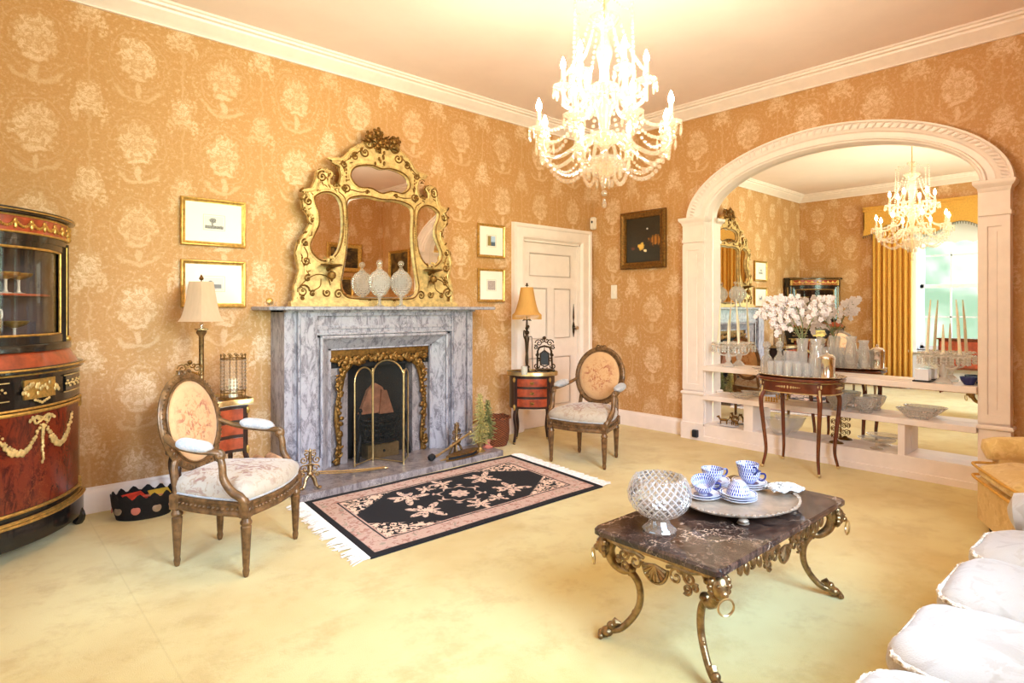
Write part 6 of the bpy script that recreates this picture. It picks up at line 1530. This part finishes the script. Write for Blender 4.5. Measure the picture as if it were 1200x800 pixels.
# ================================================================== SOFA AND GOLD ARMCHAIR
def cushion(name, mat, par, cx, cy, cz, hx, hy, hz, e=.35, seed=0, rope=True, n=40, m=20):
    random.seed(seed); ph = [random.uniform(0, 6) for _ in range(4)]; vs = []; fs = []
    def sp(c, e_): return math.copysign(abs(c)**e_, c)
    def pt(a, p, k=1.0): return Vector((cx+hx*k*sp(cos(p), .5)*sp(cos(a), e), cy+hy*k*sp(cos(p), .5)*sp(sin(a), e), cz+hz*sp(sin(p), .9)))
    vs.append(Vector((cx, cy, cz-hz)))
    for j in range(1, m):
        p = -pi/2+pi*j/m
        for i in range(n):
            q = pt(2*pi*i/n, p); w_ = .004*sin(q.x*25+ph[0])+.004*sin(q.y*22+ph[1])+.003*sin((q.x+q.y)*40+ph[2]); q.z += w_*(1 if p > 0 else 0); q.y += w_*.6; vs.append(q)
    vs.append(Vector((cx, cy, cz+hz)))
    for i in range(n):
        fs.append((0, 1+(i+1) % n, 1+i))
        for j in range(m-2): a = 1+j*n; k = (i+1) % n; fs.append((a+i, a+k, a+n+k, a+n+i))
        fs.append((1+(m-2)*n+i, 1+(m-2)*n+(i+1) % n, len(vs)-1))
    o = MB().add(vs, fs).build(name, mat, par, angle=80)
    if rope:
        for k_, p in enumerate((.30, -.35)):
            ring = [pt(2*pi*i/90, p, 1.0) for i in range(90)]; b = MB().tube(ring, .008, 8, closed=True, mod=lambda i, a: 1+.35*sin(a*2+i*1.3)); b.build('rope_trim', 'ruche', o)
    return o
sf = thing('sofa', 'long cream damask sofa with rope trimmed seat cushions along the near wall', 'sofa', (-3.2, -4.65, 0))
b = MB()
b.bbox(-1.18, .98, -.44, .34, .05, .30, .03)
b.build('base', 'sofa_damask', sf)
for i, (x0, x1) in enumerate(((-1.10, -.61), (-.60, -.12), (-.11, .37), (.38, .80))): cushion('seat_cushion', 'sofa_damask', sf, (x0+x1)/2, .02, .37, (x1-x0)/2+.005, .42, .085, seed=i)
for i, (x0, x1) in enumerate(((-1.10, -.48), (-.46, .16), (.18, .80))): cushion('back_cushion', 'sofa_damask', sf, (x0+x1)/2, -.33, .66, (x1-x0)/2, .09, .24, e=.5, seed=9+i, rope=False)
MB().bbox(-1.15, .95, -.47, -.40, .1, .86, .03).build('back', 'sofa_damask', sf)
for sx_, x_ in ((-1, -1.17), (1, .93)):
    b = MB(); b.tube([(x_, -.42, .46), (x_, .1, .46), (x_, .30, .46), (x_, .36, .455), (x_, .385, .45)], [.10, .10, .10, .085, .03], 16); b.bbox(x_-.085, x_+.085, -.42, .33, .06, .46, .03); b.build('arm', 'sofa_damask', sf)
for x_ in (-1.12, .92):
    for y_ in (-.38, .28): MB().lathe([(.02, 0), (.03, .03), (.025, .055)], (x_, y_, 0), 12).build('foot', 'dark_wood', sf)
# gold armchair: front edge runs along heading 27 deg, faces 117 deg
ga = thing('gold_armchair', 'gold damask easy chair with rolled arm in the corner right of the arch', 'armchair', (-1.20, -4.42, 0), R(27))
# local +y = facing, +x = towards the arch
b = MB(); b.bbox(-.36, .36, -.36, .36, .03, .33, .03); b.build('base', 'gold_damask', ga)
cushion('seat_cushion', 'gold_damask', ga, 0, .05, .375, .30, .36, .065, seed=3, rope=False)
b = MB()
for z_ in (.33, .40): b.tube(catmull([(-.34, .28, z_), (-.335, .37, z_), (-.28, .405, z_), (0, .41, z_), (.28, .405, z_), (.335, .37, z_), (.34, .28, z_)], 5), .008, 8)
b.build('piping', 'dark_gilt' if False else 'curtain_gold', ga)
for s_ in (-1, 1):
    b = MB(); b.tube([(s_*.33, -.34, .53), (s_*.33, .1, .50), (s_*.33, .28, .49), (s_*.33, .33, .485), (s_*.33, .345, .48)], [.075, .075, .072, .06, .02], 16); b.bbox(s_*.33-.05, s_*.33+.05, -.34, .28, .30, .50, .02); b.build('arm', 'gold_damask', ga)
b = MB(); b.bbox(-.34, .34, -.42, -.30, .1, .86, .05); b.tube([(-.3, -.36, .87), (.3, -.36, .87)], .06, 12); b.build('back', 'gold_damask', ga)
for sx_ in (-1, 1):
    for sy_ in (-1, 1): MB().lathe([(.018, 0), (.025, .03), (.02, .04)], (sx_*.3, sy_*.3, 0), 10).build('foot', 'dark_wood', ga)

# ================================================================== THINGS SEEN ONLY IN THE MIRROR
t_ = thing('mahogany_table', 'small mahogany chest table in front of the sash window, seen in the arch mirror', 'chest', (XR+.125, -2.56, 0))
MB().bbox(-.09, .11, -.36, .36, .84, .865, .005).build('table_top', 'mahogany', t_, angle=30)
MB().box(-.08, .09, -.34, .34, .38, .84).build('carcass', 'mahogany', t_, smooth=False)
for k in range(2):
    do = MB().bbox(.09, .10, -.32, .32, .41+.21*k, .60+.21*k, .003).build('drawer', 'drawer_wood', t_, angle=30)
    for s_ in (-1, 1): MB().ball((.108, s_*.18, .505+.21*k), .012).build('knob', 'brass', do)
for sx_ in (-1, 1):
    for sy_ in (-1, 1): MB().tube([(sx_*.06, sy_*.32, .40), (sx_*.06, sy_*.32, 0)], [.022, .012], 8).build('leg', 'mahogany', t_)

# ================================================================== CHANDELIER
LX, LY = -2.90, -2.56
ch = thing('chandelier', 'large crystal chandelier with two tiers of lit candle bulbs and bead chains', 'chandelier', (LX, LY, 0))
MB().lathe([(.0, CEIL), (.10, CEIL), (.11, CEIL-.01), (.07, CEIL-.03), (.03, CEIL-.05), (.02, CEIL-.07), (0, CEIL-.07)][::-1], n=24).build('ceiling_rose', 'gold', ch)
MB().tube([(0, 0, CEIL-.06), (0, 0, 2.98)], .006, 8).build('suspension_rod', 'gold', ch)
b = MB(); b.lathe([(0, 2.02), (.02, 2.03), (.03, 2.06), (.018, 2.09), (.07, 2.12), (.11, 2.16), (.10, 2.18), (.03, 2.19), (.022, 2.23), (.05, 2.26), (.10, 2.285), (.105, 2.30), (.05, 2.31), (.025, 2.35), (.04, 2.42), (.055, 2.47), (.03, 2.52), (.02, 2.56), (.08, 2.575), (.085, 2.59), (.03, 2.60), (.022, 2.68), (.04, 2.74), (.05, 2.78), (.03, 2.84), (.018, 2.9), (.06, 2.93), (.09, 2.97), (.085, 2.985), (.02, 2.99), (.012, 3.06), (.05, 3.10), (.055, 3.12), (.0, 3.13)], n=24, mod=lambda a, z, k: 1+.03*sin(a*12)); b.build('central_stem', 'crystal', ch)
def beadchain(b, p, q, sag, r, n):
    p, q = Vector(p), Vector(q)
    for i in range(n+1):
        u = i/n; c = p.lerp(q, u)+Vector((0, 0, -sag*4*u*(1-u))); b.ball(c, r, 6, 4)
def make_arm(R_, z0, zt, zmin, tall):
    """arm in local xz plane"""
    pts = catmull([(.04, 0, z0), (R_*.30, 0, z0+.03), (R_*.5, 0, (z0+zmin)/2), (R_*.78, 0, zmin), (R_*.97, 0, zmin+.05), (R_, 0, zt)], 6)
    a = MB().tube(pts, [.011]*len(pts), 10, mod=lambda i, t2: 1+.15*sin(t2*3+i*.8)).build('arm', 'crystal', ch)
    b = MB(); b.lathe([(.008, zt-.02), (.03, zt-.008), (.055, zt+.006), (.06, zt+.012), (.057, zt+.014), (.028, zt+.004), (.012, zt+.02), (.018, zt+.035), (.018, zt+.05), (.0, zt+.05)], (R_, 0, 0), 18, mod=lambda a_, z, k: 1+.05*sin(a_*9) if 1 < k < 5 else 1); b.build('drip_pan', 'crystal', a)
    MB().lathe([(.0, zt+.05), (.0115, zt+.05), (.0115, zt+tall), (0, zt+tall)], (R_, 0, 0), 12).build('candle_tube', 'candle_wax', a)
    MB().lathe([(.0, 0), (.009, .002), (.015, .016), (.0155, .028), (.010, .046), (.004, .062), (0, .070)], (R_, 0, zt+tall), 12).build('bulb', 'bulb_glow', a)
    b = MB()
    for k in range(8):
        t2 = 2*pi*k/8; x_, y_ = R_+.056*cos(t2), .056*sin(t2); b.ball((x_, y_, zt-.004), .006, 6, 4); b.ball((x_, y_, zt-.035), (.008, .008, .026), 6, 5)
    b.ball((R_, 0, zt-.05), .009, 6, 4); b.ball((R_, 0, zt-.085), (.011, .011, .026), 6, 5)
    b.build('crystal_drops', 'crystal', a); return a
lo = make_arm(.385, 2.27, 2.315, 2.17, .11)
for k in range(8):
    a = lo if k == 0 else dup(lo, ch); a.rotation_euler = (0, 0, 2*pi*(k+.35)/8)
up_ = make_arm(.235, 2.56, 2.60, 2.47, .11)
for k in range(6):
    a = up_ if k == 0 else dup(up_, ch); a.rotation_euler = (0, 0, 2*pi*(k+.1)/6)
# bead strands: prototypes rotated round the axis
b = MB(); beadchain(b, (.085, 0, 2.965), (.235, 0, 2.66), .05, .0105, 14); sp0 = b.build('bead_chain', 'crystal', ch)
for k in range(6): a = sp0 if k == 0 else dup(sp0, ch); a.rotation_euler = (0, 0, 2*pi*(k+.1)/6)
b = MB(); beadchain(b, (.05, 0, 3.11), (.18, 0, 3.06), .02, .006, 8); beadchain(b, (.18, 0, 3.06), (.19, 0, 2.60), .0, .0105, 17); sp1 = b.build('bead_chain', 'crystal', ch)
for k in range(6): a = sp1 if k == 0 else dup(sp1, ch); a.rotation_euler = (0, 0, 2*pi*(k+.6)/6)
b = MB(); beadchain(b, (.08, 0, 2.58), (.37, .0, 2.33), .09, .0115, 15); sp2 = b.build('bead_chain', 'crystal', ch)
for k in range(8): a = sp2 if k == 0 else dup(sp2, ch); a.rotation_euler = (0, 0, 2*pi*(k+.35)/8)
s8 = sin(pi/8)
b = MB(); beadchain(b, (.385*cos(-pi/8), .385*sin(-pi/8), 2.29), (.385*cos(pi/8), .385*sin(pi/8), 2.29), .12, .011, 13); sp3 = b.build('bead_chain', 'crystal', ch)
for k in range(8): a = sp3 if k == 0 else dup(sp3, ch); a.rotation_euler = (0, 0, 2*pi*(k+.85)/8)
b = MB(); beadchain(b, (.385, 0, 2.22), (.10, 0, 2.155), .11, .014, 13); sp4 = b.build('bead_chain', 'crystal', ch)
for k in range(8): a = sp4 if k == 0 else dup(sp4, ch); a.rotation_euler = (0, 0, 2*pi*(k+.35)/8)
b = MB(); beadchain(b, (.235*cos(-pi/6), .235*sin(-pi/6), 2.58), (.235*cos(pi/6), .235*sin(pi/6), 2.58), .09, .010, 10); sp5 = b.build('bead_chain', 'crystal', ch)
for k in range(6): a = sp5 if k == 0 else dup(sp5, ch); a.rotation_euler = (0, 0, 2*pi*(k+.6)/6)
b = MB(); b.lathe([(0, 2.16), (.07, 2.155), (.10, 2.15), (.085, 2.11), (.04, 2.075), (0, 2.06)], n=24, mod=lambda a_, z, k: 1+.04*sin(a_*12))
for k in range(14): a = 2*pi*k/14; b.ball((.095*cos(a), .095*sin(a), 2.13), .008, 6, 4); b.ball((.095*cos(a), .095*sin(a), 2.095), (.011, .011, .03), 6, 5)
for k in range(7): a = 2*pi*k/7; b.ball((.045*cos(a), .045*sin(a), 2.04), (.010, .010, .028), 6, 5)
for z_, r in ((2.05, .012), (2.02, .01), (1.985, .018), (1.945, .01)): b.ball((0, 0, z_), r, 8, 6)
b.ball((0, 0, 1.92), (.015, .015, .022), 6, 5); b.build('bottom_bowl', 'crystal', ch)

# ================================================================== LIGHT, WORLD, CAMERA
w = bpy.data.worlds.new('sky'); sc.world = w; w.use_nodes = True; nt = w.node_tree; nt.nodes.clear()
T_ = NT.__new__(NT); T_.t = nt; T_.m = None
out = nt.nodes.new('ShaderNodeOutputWorld'); bg = nt.nodes.new('ShaderNodeBackground'); nt.links.new(bg.outputs[0], out.inputs[0])
g = T_.coords('Generated'); x, y, z = T_.sep(g)
nz = T_.noise(g, 7, 4, .6); fol = T_.ss(z+(nz-.5)*.25, .17, .10)
grn = T_.mix(T_.ss(T_.noise(g, 22, 3), .35, .65), (.12, .26, .12), (.42, .55, .40))
skyc = T_.mix(T_.ss(z, .0, .7), (.80, .92, 1.0), (.44, .68, 1.0))
T_.link(T_.mix(fol*.85, skyc, grn), bg.inputs[0]); T_.link((T_.ss((y*-1), .15, .75)*(SKY-SKYW)+SKYW), bg.inputs[1])  # sky boosted beyond the sofa wall so its unseen window lights the room
for nm, loc, rot, sx_, sy_ in (('window_portal', (XR-.24, (W0+W1)/2, (WZ0+WZ1)/2), (0, R(-90), 0), WZ1-WZ0, W1-W0), ('window_portal', ((N0+N1)/2, YB-.24, (NZ0+NZ1)/2), (R(90), 0, 0), N1-N0, NZ1-NZ0)):
    l = bpy.data.lights.new(nm, 'AREA'); l.shape = 'RECTANGLE'; l.size = sx_; l.size_y = sy_; l.cycles.is_portal = True
    o = bpy.data.objects.new(nm, l); COL.objects.link(o); o.location = loc; o.rotation_euler = rot
cam = bpy.data.cameras.new('camera'); co = bpy.data.objects.new('camera', cam); COL.objects.link(co); sc.camera = co
co.location = (-5.59, -4.75, 1.33); co.rotation_euler = (R(90), 0, R(47.85-90))
cam.sensor_width = 36; cam.lens = 706/1200*36; cam.shift_y = -39/1200; cam.clip_start = .02
sc.view_settings.view_transform = 'Standard'; sc.view_settings.look = 'None'; sc.view_settings.gamma = 1; sc.view_settings.use_curve_mapping = False
sc.view_settings.exposure = EXPO
sc.cycles.max_bounces = 10; sc.cycles.diffuse_bounces = 5; sc.cycles.glossy_bounces = 5; sc.cycles.transmission_bounces = 6; sc.cycles.transparent_max_bounces = 12
sc.cycles.sample_clamp_indirect = 6; sc.cycles.use_denoising = True; sc.cycles.caustics_reflective = True; sc.cycles.caustics_refractive = False
# a thing that is one mesh needs no empty above it
for e in [o for o in bpy.data.objects if o.type == 'EMPTY' and o.parent is None]:
    kids = [c for c in bpy.data.objects if c.parent == e]
    if len(kids) == 1 and not [g for g in bpy.data.objects if g.parent == kids[0]]:
        c = kids[0]; nm = e.name
        for k in ('label', 'category', 'group'):
            if k in e: c[k] = e[k]
        c.parent = None; c.location = e.location; c.rotation_euler = e.rotation_euler; bpy.data.objects.remove(e); c.name = nm
